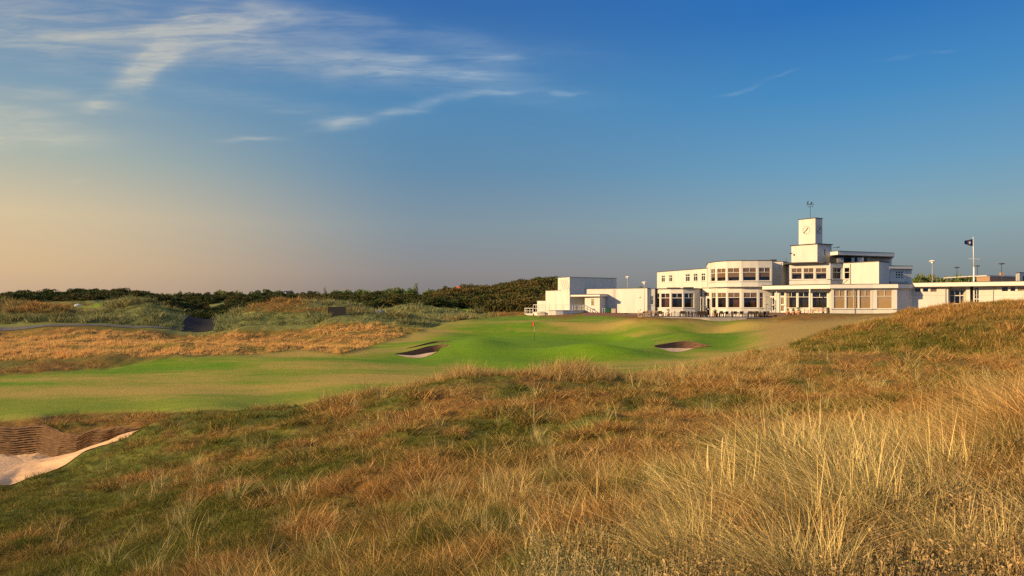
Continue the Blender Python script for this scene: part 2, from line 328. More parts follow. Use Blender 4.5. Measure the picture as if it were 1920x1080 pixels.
def ring_sdf(x, y, r):
    out = np.full(x.shape, 1e9); near = (x > r[:, 0].min()-1) & (x < r[:, 0].max()+1) & (y > r[:, 1].min()-1) & (y < r[:, 1].max()+1)
    xs, ys = x[near], y[near]; ins = np.zeros(xs.shape, bool); dm = np.full(xs.shape, 1e9); nx = xs.copy(); ny = ys.copy(); n = len(r)
    for i in range(n):
        x0, y0 = r[i, :2]; x1, y1 = r[(i+1) % n, :2]
        if y0 != y1: ins ^= ((y0 > ys) != (y1 > ys)) & (xs < (x1-x0)*(ys-y0)/(y1-y0)+x0)
        t = np.clip(((xs-x0)*(x1-x0)+(ys-y0)*(y1-y0))/((x1-x0)**2+(y1-y0)**2+1e-12), 0, 1)
        px_, py_ = x0+t*(x1-x0), y0+t*(y1-y0); d = np.hypot(xs-px_, ys-py_); b = d < dm
        dm = np.where(b, d, dm); nx = np.where(b, px_, nx); ny = np.where(b, py_, ny)
    out[near] = np.where(ins, -dm, dm); NX = x.copy(); NY = y.copy(); NX[near] = nx; NY[near] = ny
    return out, NX, NY
# ------------------------------------------------------------------ zones of the ground
GREEN = [(838,640),(900,629),(1000,628),(1100,629),(1180,631),(1225,637),(1228,646),(1210,655),(1130,668),(1040,684),(980,694),(900,690),(860,680),(868,665),(850,652)]
DRY = [ # px, d, rx, ry (metres), strength : parched turf, tan
 (640,66,7,5,.9),(560,64,6,4,.8),(740,84,5,9,.9),(800,94,4,5,.8),(860,103,4,4,.35),(60,41,12,2.5,.6),(420,42,9,1.6,.6),(250,47,12,1.6,.5),(150,59,12,2.5,.55),(600,46,6,2,.5),(350,62,9,2,.6),(900,47,4,4,.55),(720,46,4,3,.5),
 (1150,97,9,3.5,.75),(1060,101,6,3,.5),(1280,97,6,4,.8),(1000,103,6,2,.5),(1400,93,5,4,.55),(1500,90,8,7,1.0),(1600,93,9,6,1.0),(1450,70,4,9,1.0),(1520,78,5,9,1.0),(1380,61,5,4,.8),(1250,58,6,4,.7),(1150,51,5,3,.6),(1330,66,3,2.5,.6),(1200,104,9,1.2,.5),(1480,98,5,2,.7),(930,108,9,1.5,.5),(820,75,2.5,2,.2),(480,52,12,3,.45)]
LUSH = [(800,62,7,3,.8),(620,77,6,2.5,1.0),(900,90,6,5,.8),(960,98,5,2.5,.8),(1110,94,4,2,.5),(300,53,6,1.6,.8),(180,52,4,1.5,.5),(1380,76,5,5,.8),(1300,80,5,3,.7),(1400,99,6,2.5,.9),(1240,86,8,3,.6),(880,76,4,4,.8),(760,80,5,3,.6),(1350,70,5,3,.6),(720,57,7,2.5,.7),(1150,62,6,4,.9),(560,39,5,1.5,.5),(1050,113,8,2.5,.9),(900,112,6,2,.6)]
def zones(x, y, z):
    yy = np.maximum(y, 1.2); px = 960+F*x/yy; py = HZ-F*z/yy
    mw = mown_w(px, py, yy)
    w = fbm(x/3, y/3, 31, 3)*6
    far = ((px > 855) & (px < 915) & (yy > 140) & (yy < 165)) | ((px > 130) & (px < 195) & (yy > 111) & (yy < 117) & (py < 581))
    mw = np.maximum(mw, far*.9)
    gr = sstep(inp(px, py, GREEN)+w*.3, -2, 3)*(yy > 45)*(yy < 100)
    dry = 0; lush = 0
    for a, b, rx, ry, s in DRY: dry = dry+s*np.exp(-((x-X(a, b))/rx)**2-((y-b)/ry)**2)
    for a, b, rx, ry, s in LUSH: lush = lush+s*np.exp(-((x-X(a, b))/rx)**2-((y-b)/ry)**2)
    streak = fbm(x/8, y/1.9, 41, 4)*.62+fbm(x/2.2, y/.8, 47, 3)*.32+fbm(x/.7, y/.5, 49, 2)*.16
    dry = np.clip(dry*1.0+streak+.12-lush*.55, 0, 1)*(1-gr*.97)
    dry = np.maximum(dry, sstep(px+w, 1405, 1450)*(yy > 50)*.95*(py < 668))
    dry = np.where((yy < 45), np.clip(dry+.26, 0, 1), dry)
    return mw, gr, dry, np.clip(lush, 0, 1), px, py
def rough_tone(px, py, d, x, y):
    """0 = green .. 1 = straw/rust for the unmown grass, and a marram (grey green) weight"""
    n = fbm(x/2.2, y/2.2, 51, 4)*.5+fbm(x/.55, y/.55, 57, 2)*.16
    nf = fbm(x/6, y/6, 61, 3)*.5
    near = d < 30
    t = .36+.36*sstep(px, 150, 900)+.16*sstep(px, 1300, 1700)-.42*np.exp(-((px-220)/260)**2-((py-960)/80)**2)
    t = np.where((d > 28), np.maximum(t, .75), t)
    t = t-.10+n*1.9+fbm(x/.9, y/.9, 151, 2)*.25
    fart = np.where(px < 990, .30+nf+.30*sstep(py, 590, 575)*0, .85+nf*.6)
    band = sstep(px, 760, 700)*sstep(d, 56, 62)*(1-sstep(d, 92, 97)); fart = fart*(1-band)+band*(.88+fbm(x/11, y/1.5, 161, 3)*.8)
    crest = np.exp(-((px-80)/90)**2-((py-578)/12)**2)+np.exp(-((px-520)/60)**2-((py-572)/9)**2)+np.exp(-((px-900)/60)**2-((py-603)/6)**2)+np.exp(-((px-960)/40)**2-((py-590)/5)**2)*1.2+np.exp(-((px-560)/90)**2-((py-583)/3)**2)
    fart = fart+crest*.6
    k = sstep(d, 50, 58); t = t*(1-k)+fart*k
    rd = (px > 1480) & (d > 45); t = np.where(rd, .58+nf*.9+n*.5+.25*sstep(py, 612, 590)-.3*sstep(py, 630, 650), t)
    mar = np.where((px < 990) & (d > 96), np.clip(.75+nf-crest, 0, 1), 0)
    return np.clip(t, 0, 1), mar
def turf_mat():
    M = bpy.data.materials.new('turf'); M.use_nodes = True; nt = M.node_tree; N = nt.nodes; L = nt.links
    b = N['Principled BSDF']; b.inputs['Roughness'].default_value = .9; b.inputs['Specular IOR Level'].default_value = .12
    at_ = N.new('ShaderNodeAttribute'); at_.attribute_name = 'zone'; sp = N.new('ShaderNodeSeparateColor'); L.new(at_.outputs['Color'], sp.inputs[0])
    a2 = N.new('ShaderNodeAttribute'); a2.attribute_name = 'rough_tone'; s2 = N.new('ShaderNodeSeparateColor'); L.new(a2.outputs['Color'], s2.inputs[0])
    tc = N.new('ShaderNodeTexCoord')
    def noise(sc_, det, st=(1, 1, 1)):
        mp = N.new('ShaderNodeMapping'); mp.inputs['Scale'].default_value = st; L.new(tc.outputs['Object'], mp.inputs[0])
        n = N.new('ShaderNodeTexNoise'); n.inputs['Scale'].default_value = sc_; n.inputs['Detail'].default_value = det; n.inputs['Roughness'].default_value = .65; L.new(mp.outputs[0], n.inputs[0])
        r = N.new('ShaderNodeMapRange'); r.inputs[1].default_value = .32; r.inputs[2].default_value = .68; L.new(n.outputs[0], r.inputs[0]); return r.outputs[0]
    def mix(f, a, b_):
        n = N.new('ShaderNodeMix'); n.data_type = 'RGBA'
        if isinstance(f, float): n.inputs[0].default_value = f
        else: L.new(f, n.inputs[0])
        for i, c in ((6, a), (7, b_)):
            if isinstance(c, tuple): n.inputs[i].default_value = (*c, 1)
            else: L.new(c, n.inputs[i])
        return n.outputs[2]
    nA = noise(.9, 8, (.6, 1.6, 1)); nB = noise(7, 6); nC = noise(11, 8)
    green = mix(nA, (.095, .195, .004), (.13, .225, .006))
    fair = mix(nA, (.065, .17, .004), (.14, .20, .008))
    dry = mix(nB, (.26, .21, .045), (.33, .235, .058))
    f1 = mix(sp.outputs[2], fair, dry); f1 = mix(sp.outputs[1], f1, green)
    rg = mix(nB, (.06, .08, .012), (.12, .12, .022)); rd = mix(nB, (.10, .055, .014), (.24, .125, .03)); rm = mix(nB, (.09, .115, .038), (.17, .18, .06))
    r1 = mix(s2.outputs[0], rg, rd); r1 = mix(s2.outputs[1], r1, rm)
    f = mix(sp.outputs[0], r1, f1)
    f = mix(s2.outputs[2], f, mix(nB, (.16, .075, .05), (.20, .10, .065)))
    vv = N.new('ShaderNodeHueSaturation'); L.new(f, vv.inputs['Color']); mm = N.new('ShaderNodeMapRange'); L.new(nC, mm.inputs[0]); mm.inputs[3].default_value = .66; mm.inputs[4].default_value = 1.3; L.new(mm.outputs[0], vv.inputs['Value'])
    L.new(vv.outputs[0], b.inputs['Base Color'])
    bp = N.new('ShaderNodeBump'); bp.inputs['Strength'].default_value = .5; bp.inputs['Distance'].default_value = .03; L.new(nC, bp.inputs['Height']); L.new(bp.outputs[0], b.inputs['Normal'])
    return M
TURF = turf_mat()
def build_ground():
    nu, nr = 1000, 1050
    s = np.linspace(-1, 1, nu); u = .80*s+.48*s**7
    d = np.exp(np.linspace(math.log(1.5), math.log(1000), nr)); U, D = np.meshgrid(u, d); x = (U*D); y = D.copy()
    keep = np.ones((nr-1, nu-1), bool)
    for r in RINGS:
        sd, nx, ny = ring_sdf(x, y, r); ins = sd < 0
        out_n = np.zeros_like(ins); o = ~ins
        for dy in (-1, 0, 1):
            for dx in (-1, 0, 1): out_n |= np.roll(np.roll(o, dy, 0), dx, 1)
        sn = ins & out_n; x = np.where(sn, nx, x); y = np.where(sn, ny, y)
        keep &= ~(ins[:-1, :-1] & ins[1:, :-1] & ins[:-1, 1:] & ins[1:, 1:])
    z = height(x, y)
    # the terraces and floors stand clear of the turf
    mw, gr, dry, lush, px, py = zones(x, y, z); rt, mar = rough_tone(px, py, D, x, y)
    brick = ((px > 1096) & (px < 1226) & (D > 113.5) & (D < 126)).astype(float)+.30*sstep(px, 1405, 1450)*(D > 56)*(mw > .4)
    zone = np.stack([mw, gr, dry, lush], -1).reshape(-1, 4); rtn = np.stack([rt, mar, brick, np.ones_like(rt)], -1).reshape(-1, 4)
    V = np.stack([x, y, z], -1).reshape(-1, 3)
    idx = np.arange(nr*nu).reshape(nr, nu); Q = np.stack([idx[:-1, :-1], idx[:-1, 1:], idx[1:, 1:], idx[1:, :-1]], -1)
    gx = np.stack([np.gradient(x, axis=1), np.gradient(y, axis=1), np.gradient(z, axis=1)], -1); gy = np.stack([np.gradient(x, axis=0), np.gradient(y, axis=0), np.gradient(z, axis=0)], -1)
    Nn = np.cross(gx, gy).reshape(-1, 3); Nn /= np.linalg.norm(Nn, axis=1)[:, None]+1e-9
    mc = (mw[:-1, :-1] > .5); gc = (gr[:-1, :-1] > .5) & mc
    for name, sel, lab, cat in (('ground', ~mc, 'rough dune grassland around the golf hole', 'ground'), ('fairway', mc & ~gc, 'mown fairway and surrounds with tan parched patches', 'fairway'), ('putting_green', gc, 'smooth bright putting green with a flag', 'green')):
        q = Q[keep & sel].reshape(-1); used = np.unique(q); mp = np.full(nr*nu, -1); mp[used] = np.arange(len(used))
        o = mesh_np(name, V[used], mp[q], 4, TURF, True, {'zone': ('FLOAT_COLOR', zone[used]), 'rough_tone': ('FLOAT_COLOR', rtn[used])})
        o.data.normals_split_custom_set_from_vertices(Nn[used].tolist())
        tag(o, lab, cat, kind='structure')
build_ground()
b = MB(); b.quad((-4000, -4000, -7.2), (4000, -4000, -7.2), (4000, 6000, -7.2), (-4000, 6000, -7.2))
tag(b.build('land', mat('land_grass', (.16, .15, .05), .95, scale=.02)), 'flat grassland stretching to the horizon', 'land', kind='structure')
# ------------------------------------------------------------------ bunkers
SOD = mat('sod', (.19, .105, .05), .95, col2=(.06, .038, .02), scale=5, stretch=(1, 1, 9), bump=.6, bscale=24)
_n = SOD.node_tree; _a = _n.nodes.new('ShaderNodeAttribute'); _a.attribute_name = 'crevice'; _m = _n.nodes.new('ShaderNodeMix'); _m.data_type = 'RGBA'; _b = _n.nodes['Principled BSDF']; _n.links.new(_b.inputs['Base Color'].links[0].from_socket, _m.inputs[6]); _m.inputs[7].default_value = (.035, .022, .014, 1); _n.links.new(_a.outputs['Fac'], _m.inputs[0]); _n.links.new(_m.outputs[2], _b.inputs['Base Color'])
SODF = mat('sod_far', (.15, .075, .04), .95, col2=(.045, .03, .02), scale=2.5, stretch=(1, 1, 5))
SANDF = mat('sand_far', (.50, .36, .23), .95, scale=2)
SAND = mat('sand', (.54, .355, .20), .95, col2=(.42, .27, .15), scale=2.2, bump=.5, bscale=9)
def bunker(ring, zf, lay, lean, label, near):
    cx, cy = ring[:, 0].mean(), ring[:, 1].mean(); n = len(ring); lz = height(ring[:, 0], ring[:, 1]); base = empty('sand_bunker', (cx, cy, zf)); base['_w'] = (cx, cy, zf)
    tag(base, label, 'bunker')
    t = np.roll(ring[:, :2], -1, 0)-np.roll(ring[:, :2], 1, 0); nrm = np.stack([-t[:, 1], t[:, 0]], 1); nrm /= np.linalg.norm(nrm, axis=1)[:, None]
    if ((np.array([cx, cy])-ring[:, :2])*nrm).sum() < 0: nrm = -nrm
    nrm = sum(np.roll(nrm, k, 0) for k in range(-3, 4)); nrm /= np.linalg.norm(nrm, axis=1)[:, None]
    V = []; LY = []; sub = 4 if near else 1; L_ = lay*sub; s = np.arange(n)*np.hypot(t[:, 0], t[:, 1])/2; arc = np.cumsum(np.hypot(t[:, 0], t[:, 1])/2)
    for k in range(L_+1):
        f = k/L_; lf = (k % sub)/sub if sub > 1 else 0
        off = lean*f*ring[:, 2]
        if sub > 1:
            li = k//sub; prof = (-.07, .07, .11, .08)[k % sub]; rag = fbm(arc/.35+li*7.7, np.full(n, li*3.1), 71, 3)
            off = off+(prof*(.7+.5*rag)+.02*rag)*np.minimum(1, ring[:, 2]*3)*(k > 0)
            dz = .02*fbm(arc/.5+li, np.full(n, li*1.7), 75, 2)*(0 < k < L_)
        else: dz = 0
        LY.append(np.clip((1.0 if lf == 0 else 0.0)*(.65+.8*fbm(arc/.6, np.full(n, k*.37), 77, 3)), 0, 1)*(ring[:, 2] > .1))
        V.append(np.stack([ring[:, 0]+nrm[:, 0]*off, ring[:, 1]+nrm[:, 1]*off, lz+.03*(k == 0)-ring[:, 2]*f+dz], 1))
    rings = len(V); q = []
    for k in range(rings-1):
        for i in range(n): j = (i+1) % n; q += [k*n+i, k*n+j, (k+1)*n+j, (k+1)*n+i]
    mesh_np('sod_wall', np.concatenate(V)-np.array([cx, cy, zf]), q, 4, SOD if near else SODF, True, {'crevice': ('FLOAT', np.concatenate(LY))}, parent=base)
    foot = V[-1].copy(); foot[:, 2] -= .0; S = [foot+np.array([0, 0, .01])]; cen = np.array([cx, cy]); M_ = 26 if near else 8
    for k in range(1, M_+1):
        f = k/M_; p = foot.copy(); p[:, :2] = foot[:, :2]*(1-f)+cen*f; g = sstep(np.full(n, f), -.25, .95); g = (g-g.min()*0-float(sstep(np.array([0.0]), -.25, .95)[0]))/(1-float(sstep(np.array([0.0]), -.25, .95)[0])); p[:, 2] = foot[:, 2]*(1-g)+zf*g
        p[:, 2] += fbm(p[:, 0]/.8, p[:, 1]/.8, 81, 3)*(.045 if near else .02)*min(1, f*6)+fbm(p[:, 0]/.16, p[:, 1]/.16, 85, 2)*(.012 if near else 0); S.append(p)
    q = []
    for k in range(M_):
        for i in range(n): j = (i+1) % n; q += [k*n+i, k*n+j, (k+1)*n+j, (k+1)*n+i]
    mesh_np('sand', np.concatenate(S)-np.array([cx, cy, zf]), q, 4, SAND if near else SANDF, True, parent=base)
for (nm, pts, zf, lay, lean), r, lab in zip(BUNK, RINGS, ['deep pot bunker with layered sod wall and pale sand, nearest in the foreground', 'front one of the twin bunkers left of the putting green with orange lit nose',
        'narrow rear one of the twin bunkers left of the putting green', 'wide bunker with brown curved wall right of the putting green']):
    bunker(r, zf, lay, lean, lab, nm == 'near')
# ------------------------------------------------------------------ road and path on the left
def strip(name, pts, m_, lift, label, cat):
    V = []; q = []; nn = 0
    c = np.array([(X(a, b), b, w) for a, b, w in pts]); k = 14; P = []
    for i in range(len(c)-1):
        for j in range(k): f = j/k; P.append(c[i]*(1-f)+c[i+1]*f)
    P.append(c[-1]); P = np.array(P); 
    for _ in range(12): P[1:-1] = (P[:-2]+P[1:-1]*2+P[2:])/4
    t = np.gradient(P[:, :2], axis=0); t /= np.linalg.norm(t, axis=1)[:, None]; n_ = np.stack([-t[:, 1], t[:, 0]], 1); m__ = 9
    for i in range(len(P)):
        for j in range(m__):
            w = (j/(m__-1)-.5)*P[i, 2]; V.append((P[i, 0]+n_[i, 0]*w, P[i, 1]+n_[i, 1]*w))
    V = np.array(V); z = height(V[:, 0], V[:, 1])+lift
    for i in range(len(P)-1):
        for j in range(m__-1): a = i*m__+j; q += [a, a+1, a+m__+1, a+m__]
    o = mesh_np(name, np.column_stack([V, z]), q, 4, m_, True); tag(o, label, cat, kind='structure')
ASPH = mat('asphalt', (.030, .029, .030), .95, scale=1.5, var=.1, spec=.05); PATHM = mat('path_gravel', (.10, .10, .10), .95, scale=3, spec=.05)
strip('road', [(368,98.0,4.2),(374,103.5,4.2),(383,112,3.8)], ASPH, .05, 'dark asphalt road running between the two dunes', 'road')
strip('path', [(-260,95.5,1.3),(0,95.5,1.2),(180,96,1.1),(300,97,1.0),(345,98.5,1.0)], PATHM, .08, 'thin pale grey path along the foot of the left dune', 'path')
# ------------------------------------------------------------------ clubhouse
RENDER = mat('white_render', (.455, .445, .42), .75, var=.055, scale=.7, stretch=(1.5, 1.5, .35), bump=.12, bscale=25)
TRIM = mat('white_trim', (.50, .495, .475), .55, var=.03)
FELT = mat('roof_felt', (.05, .05, .055), .9, var=.2)
BLIND = mat('tan_blind', (.40, .275, .145), .9, var=.05, stretch=(1, 1, 4))
BLIND2 = mat('brown_blind', (.17, .10, .055), .9, var=.08)
ROOM = mat('unlit_room', (.022, .014, .010), .95, var=.5, scale=1.2)  # the darkness of an unlit room, put into the colour
ROOMB = mat('brown_room', (.13, .045, .025), .95, col2=(.02, .012, .01), scale=1.1)
METAL = mat('grey_metal', (.30, .31, .33), .45, metal=.6, var=.1)
DARKM = mat('dark_metal', (.04, .04, .045), .5, var=.1)
PLANTER = mat('concrete', (.40, .39, .37), .9, scale=4)
BRICK = mat('dark_brick', (.10, .06, .05), .9, col2=(.05, .035, .03), scale=5)
GLASS = glass_mat(); MATS['window_glass'] = GLASS
club = empty('clubhouse', (45, 112, -1.55)); club['_w'] = (45, 112, -1.55)
tag(club, 'white flat-roofed clubhouse with clock tower, curved bays and long low wings', 'clubhouse')
PIECES = {'n': 0}
def pt(p): return (float(p[0]), float(p[1])) if isinstance(p, list) else pd(*p)       # [x,y] metres or (column, metres ahead)
def seg_t(a, b, px):
    k = (px-960)/F; dx, dy = b[0]-a[0], b[1]-a[1]; return (k*a[1]-a[0])/(dx-k*dy)
def window(a, b, t0, t1, z0, z1, style, parent=club):
    """frame with mullions, glass, and what stands behind the glass"""
    ax, ay = a; dx, dy = b[0]-ax, b[1]-ay; Ln = math.hypot(dx, dy); ux, uy = dx/Ln, dy/Ln; nx, ny = uy, -ux; rz = math.atan2(uy, ux)
    def P(s, z, o): return (ax+ux*s+nx*o, ay+uy*s+ny*o, z)
    s0, s1 = t0*Ln, t1*Ln; w = s1-s0; h = z1-z0; fw = style.get('fw', .07)
    fr = MB()
    def bar(sa, sb, za, zb, o=-.09, th=.08): fr.box(P((sa+sb)/2, (za+zb)/2, o), (sb-sa, th, zb-za), rz)
    bar(s0, s0+fw, z0, z1); bar(s1-fw, s1, z0, z1); bar(s0+fw, s1-fw, z0, z0+fw); bar(s0+fw, s1-fw, z1-fw, z1)
    tr = style.get('tr')
    if tr:
        zt = z1-h*tr; bar(s0+fw, s1-fw, zt-fw/2, zt+fw/2)
        for i in range(1, style.get('up', 2)): s = s0+w*i/style['up']; bar(s-fw*.4, s+fw*.4, zt+fw/2, z1-fw)
        for i in range(1, style.get('lo', 1)): s = s0+w*i/style['lo']; bar(s-fw*.4, s+fw*.4, z0+fw, zt-fw/2)
        for q in style.get('mid', []): zz = z0+(zt-z0)*q; bar(s0+fw, s1-fw, zz-fw*.6, zz+fw*.6)
    if style.get('grid'):
        gx, gy = style['grid']
        for i in range(1, gx): s = s0+w*i/gx; bar(s-fw*.5, s+fw*.5, z0+fw, z1-fw)
        for j in range(1, gy): zz = z0+h*j/gy; bar(s0+fw, s1-fw, zz-fw*.5, zz+fw*.5, o=-.093)
    if style.get('sill', 1): fr.box(P((s0+s1)/2, z0-.045, .03), (w+.16, .16, .06), rz)
    f = fr.build(style.get('name', 'window'), TRIM, parent)
    g = MB(); g.quad(P(s0+.02, z0+.02, -.10), P(s1-.02, z0+.02, -.10), P(s1-.02, z1-.02, -.10), P(s0+.02, z1-.02, -.10)); go = g.build('glass', GLASS, parent); re(go, f)
    k = style.get('back', 'dark')
    def panel(nm, m_, o, za, zb, ex=0):
        q = MB(); q.box(P((s0+s1)/2, (za+zb)/2, o), (w+ex, .02, zb-za), rz); re(q.build(nm, m_, parent), f)
    if k == 'blind': panel('blind', BLIND, -.17, z0-.05, z1+.02)
    elif k == 'blind2': panel('blind', BLIND2, -.17, z0-.05, z1+.02)
    elif k == 'half': panel('blind', BLIND2, -.17, z0+h*style.get('bl', .30), z1+.02); panel('room_backdrop', ROOM, -.8, z0-.3, z1+.2, .8)
    elif k == 'brown': panel('room_backdrop', ROOMB, -.7, z0-.3, z1+.2, .7)
    elif k == 'upblind': panel('blind', BLIND2, -.17, z1-h*.36, z1+.02); panel('room_backdrop', style.get('rm', ROOM), -.8, z0-.3, z1+.2, .8)
    else: panel('room_backdrop', ROOM, -.8, z0-.3, z1+.2, .8)  # dark sheet added behind the glass so the room looks unlit
    if style.get('curt'):
        q = MB()
        for i in range(5): q.box(P(s0+fw+.05+i*.07 if style['curt'] == 1 else s1-fw-.05-i*.07, (z0+z1)/2, -.20-.03*(i % 2)), (.08, .03, h), rz)
        re(q.build('curtain', BLIND, parent), f)
    if style.get('handle'):
        q = MB(); q.box(P(s1-fw/2-.02, z0+h*.42, -.03), (.04, .06, .22), rz); re(q.build('handle', DARKM, parent), f)
    return f
def re(o, p):
    o.parent = p; o.matrix_parent_inverse = p.matrix_parent_inverse.copy() if False else Matrix.Identity(4)
def volume(pts, z0, z1, opens=(), back=(1.5, 9), bk=None, cap=.10, over=.07, name='wall', roofm=None, m_=None, trimm=None):
    """walls along pts (left to right as seen), closed behind, with real openings; a roof and a thin dark coping"""
    P = [pt(p) for p in pts]; wb = MB(); wins = []
    for i in range(len(P)-1):
        a, b = P[i], P[i+1]; dx, dy = b[0]-a[0], b[1]-a[1]; Ln = math.hypot(dx, dy); n = (dy/Ln, -dx/Ln)
        ops = []
        for o in opens:
            px0, y0, px1, y1, st = o
            pc = (px0+px1)/2; tc_ = seg_t(a, b, pc)
            if not (0 < tc_ < 1) or st.get('seg', i) != i: continue
            t0, t1 = seg_t(a, b, px0), seg_t(a, b, px1); dd = a[1]+dy*tc_
            t0, t1 = max(t0, .01), min(t1, .99); ops.append((t0, t1, max(Zp(y1, dd), z0+.02), min(Zp(y0, dd), z1-.02), st))
        ts = sorted({0, 1, *[o[0] for o in ops], *[o[1] for o in ops]}); zs = sorted({z0, z1, *[o[2] for o in ops], *[o[3] for o in ops]})
        def Q(t, z, o=0): return (a[0]+dx*t+n[0]*o, a[1]+dy*t+n[1]*o, z)
        for ta, tb in zip(ts, ts[1:]):
            for za, zb in zip(zs, zs[1:]):
                tm, zm = (ta+tb)/2, (za+zb)/2
                if any(o[0] < tm < o[1] and o[2] < zm < o[3] for o in ops): continue
                wb.quad(Q(ta, za), Q(tb, za), Q(tb, zb), Q(ta, zb))
        for t0, t1, za, zb, st in ops:
            r = -.28
            wb.quad(Q(t0, za), Q(t0, zb), Q(t0, zb, r), Q(t0, za, r)); wb.quad(Q(t1, zb), Q(t1, za), Q(t1, za, r), Q(t1, zb, r))
            wb.quad(Q(t0, za), Q(t0, za, r), Q(t1, za, r), Q(t1, za)); wb.quad(Q(t0, zb, r), Q(t0, zb), Q(t1, zb), Q(t1, zb, r))
            if not st.get('none'): wins.append((a, b, t0, t1, za, zb, st))
    Bk = [tuple(p) for p in bk] if bk else [(p[0]+back[0], p[1]+back[1]) for p in (P[-1], P[0])]; loop = P+Bk; k = len(P)
    for i in range(k-1, len(loop)):
        a, b = loop[i], loop[(i+1) % len(loop)]; wb.quad((*a, z0), (*b, z0), (*b, z1), (*a, z1))
    w = wb.build(name, m_ or RENDER, club); re2(w)
    r = MB(); r.prism(loop, z1-.06, z1-.01) if False else None
    n_ = len(r.v); r.v += [(p[0], p[1], z1-.015) for p in loop]; r.f.append(tuple(range(n_, n_+len(loop))))
    for i in range(len(loop)):
        a, b = Vector(loop[i]), Vector(loop[(i+1) % len(loop)]); d = (b-a); Ln = d.length; d /= Ln; nn = Vector((d.y, -d.x)); c = (a+b)/2+nn*(over/2-.06)
        r.box((c.x, c.y, z1+cap/2-.012*(i % 2)), (Ln+over*1.2, over+.12, cap), math.atan2(d.y, d.x))
    re(r.build('roof', roofm or FELT, club), w)
    for a in wins: window(*a)
    return w
def re2(o): o.parent = club; o.matrix_parent_inverse = Matrix.Translation(-Vector(club['_w']))
def re(o, p):           # sub-part under a part; all geometry is written in world metres
    o.parent = p; o.matrix_parent_inverse = Matrix.Identity(4)
def S(**k): return k
def W3(x0, x1, y0, y1, **k): return (x0, y0, x1, y1, S(**k))
# pavilion at the far left
volume([[8.63,128.3],[10.55,125.0],[19.97,130.4]], -1.7, 4.72, bk=[(18.05,133.7)], cap=.05)
volume([[6.5,132.0],[8.66,128.28],[9.2,127.3]], -1.7, 2.34, back=(3.5, 3.2), cap=.05)
volume([[4.95,134.4],[6.48,132.1]], -1.9, .42, back=(3.5, 3.0), cap=.05)
def bandp(name, p0, p1, z0, z1, off, th, m_, parent=None, ext=0):
    a, b = Vector(pt(p0)), Vector(pt(p1)); d = b-a; Ln = d.length; d /= Ln; nn = Vector((d.y, -d.x)); c = (a+b)/2+nn*(off-th/2)
    q = MB(); q.box((c.x, c.y, (z0+z1)/2), (Ln+ext, th, z1-z0), math.atan2(d.y, d.x)); o = q.build(name, m_, None)
    if parent: re(o, parent)
    else: re2(o)
    return o
bandp('ledge', [8.66,128.25], [10.54,125.02], 2.30, 2.38, .05, .06, TRIM)
bandp('ledge', [8.66,128.25], [10.54,125.02], 4.30, 4.34, .03, .04, PLANTER)
q = MB()
for k in range(4): # dark sloping bars shaped as the ladder-like shadow stripes on the pavilion
    a = Vector((9.15+.32*k, 127.35-.55*k, 4.25)); q.bar(a+Vector((-.06, -.03, 0)), a+Vector((.42, -.75, -1.85)), .02, k=4)
re2(q.build('shadow_bars', DARKM))
# covered porch
volume([(1096.5,123.2),(1124.5,121.4),(1138.5,124.6)], -1.75, 1.16, [W3(1108.5,1114.5,560.5,573.5, tr=.28, up=1, back='blind', fw=.06, sill=0)], back=(1.5, 2.2), cap=.02)
volume([(1068.6,126.9),(1097,127.6)], -1.75, 1.16, [W3(1088,1096,555.5,582.5, grid=(2, 5), fw=.07, back='dark', name='glazed_door', sill=0)], back=(.3, 1.0), cap=.02)
q = MB(); q.prism([pd(1070,123.8), pd(1124.6,120.7), pd(1139.5,123.9), [20.2,128.5], [11.6,129.5]], 1.16, 1.50); c_ = q.build('canopy', TRIM); re2(c_)
q = MB(); q.prism([pd(1069.5,123.7), pd(1124.6,120.6), pd(1140,123.9), [20.3,128.6], [11.5,129.6]], 1.50, 1.58); re(q.build('roof', FELT), c_)
# curved white podium with rails
def podium(pts, zt, zb, name='podium'):
    q = MB(); P = [pt(p) for p in pts]; back = [(P[-1][0]+.5, P[-1][1]+6), (P[0][0]+2.5, P[0][1]+7)]; q.prism(P+back, zb, zt); o = q.build(name, RENDER); re2(o)
    r = MB(); c = [((p[0]-8)*1.015+8, p[1]-.08) for p in P]; r.prism(c+back, zt, zt+.07); re(r.build('coping', PLANTER), o); return o
podium([(1021.5,118.2),(1030,117.4),(1042,117.0),(1056,117.2),(1070,118.0),(1083,119.8),(1091,121.6),(1096.5,123.4)], -1.34, -2.9)
podium([(999.5,119.2),(1006,118.2),(1013,117.6),(1021.4,117.4)], -1.62, -2.9)
podium([(983.5,122),(988,120.4),(993,119.4),(999.4,118.8)], -1.92, -2.9)
def rail(pts, z, h, m_, r, gap, name='railing', mid=1, cross=False):
    q = MB(); P = [pt(p) for p in pts]
    for a, b in zip(P, P[1:]):
        L_ = math.hypot(b[0]-a[0], b[1]-a[1]); n = max(1, round(L_/gap))
        for k in range(n+1): x, y = a[0]+(b[0]-a[0])*k/n, a[1]+(b[1]-a[1])*k/n; q.bar((x, y, z), (x, y, z+h), r, k=5)
        q.bar((*a, z+h), (*b, z+h), r*1.1, k=5)
        for j in range(1, mid+1): q.bar((*a, z+h*j/(mid+1)), (*b, z+h*j/(mid+1)), r*.7, k=5)
    re2(q.build(name, m_))
rail([(984,122.1),(988.5,120.6),(999,119.2)], -1.88, .95, TRIM, .05, .9)
rail([(1000,119.5),(1010,118.6)], -1.58, 1.25, TRIM, .05, .7)
rail([(1010.5,118.5),(1022,118.3),(1030,117.7),(1042,117.3),(1056,117.5),(1068,118.2)], -1.28, .92, METAL, .018, 1.0)
rail([(1068.5,118.4),(1083,120.0),(1091,121.8),(1095,123.2)], -1.28, .92, TRIM, .05, .75)
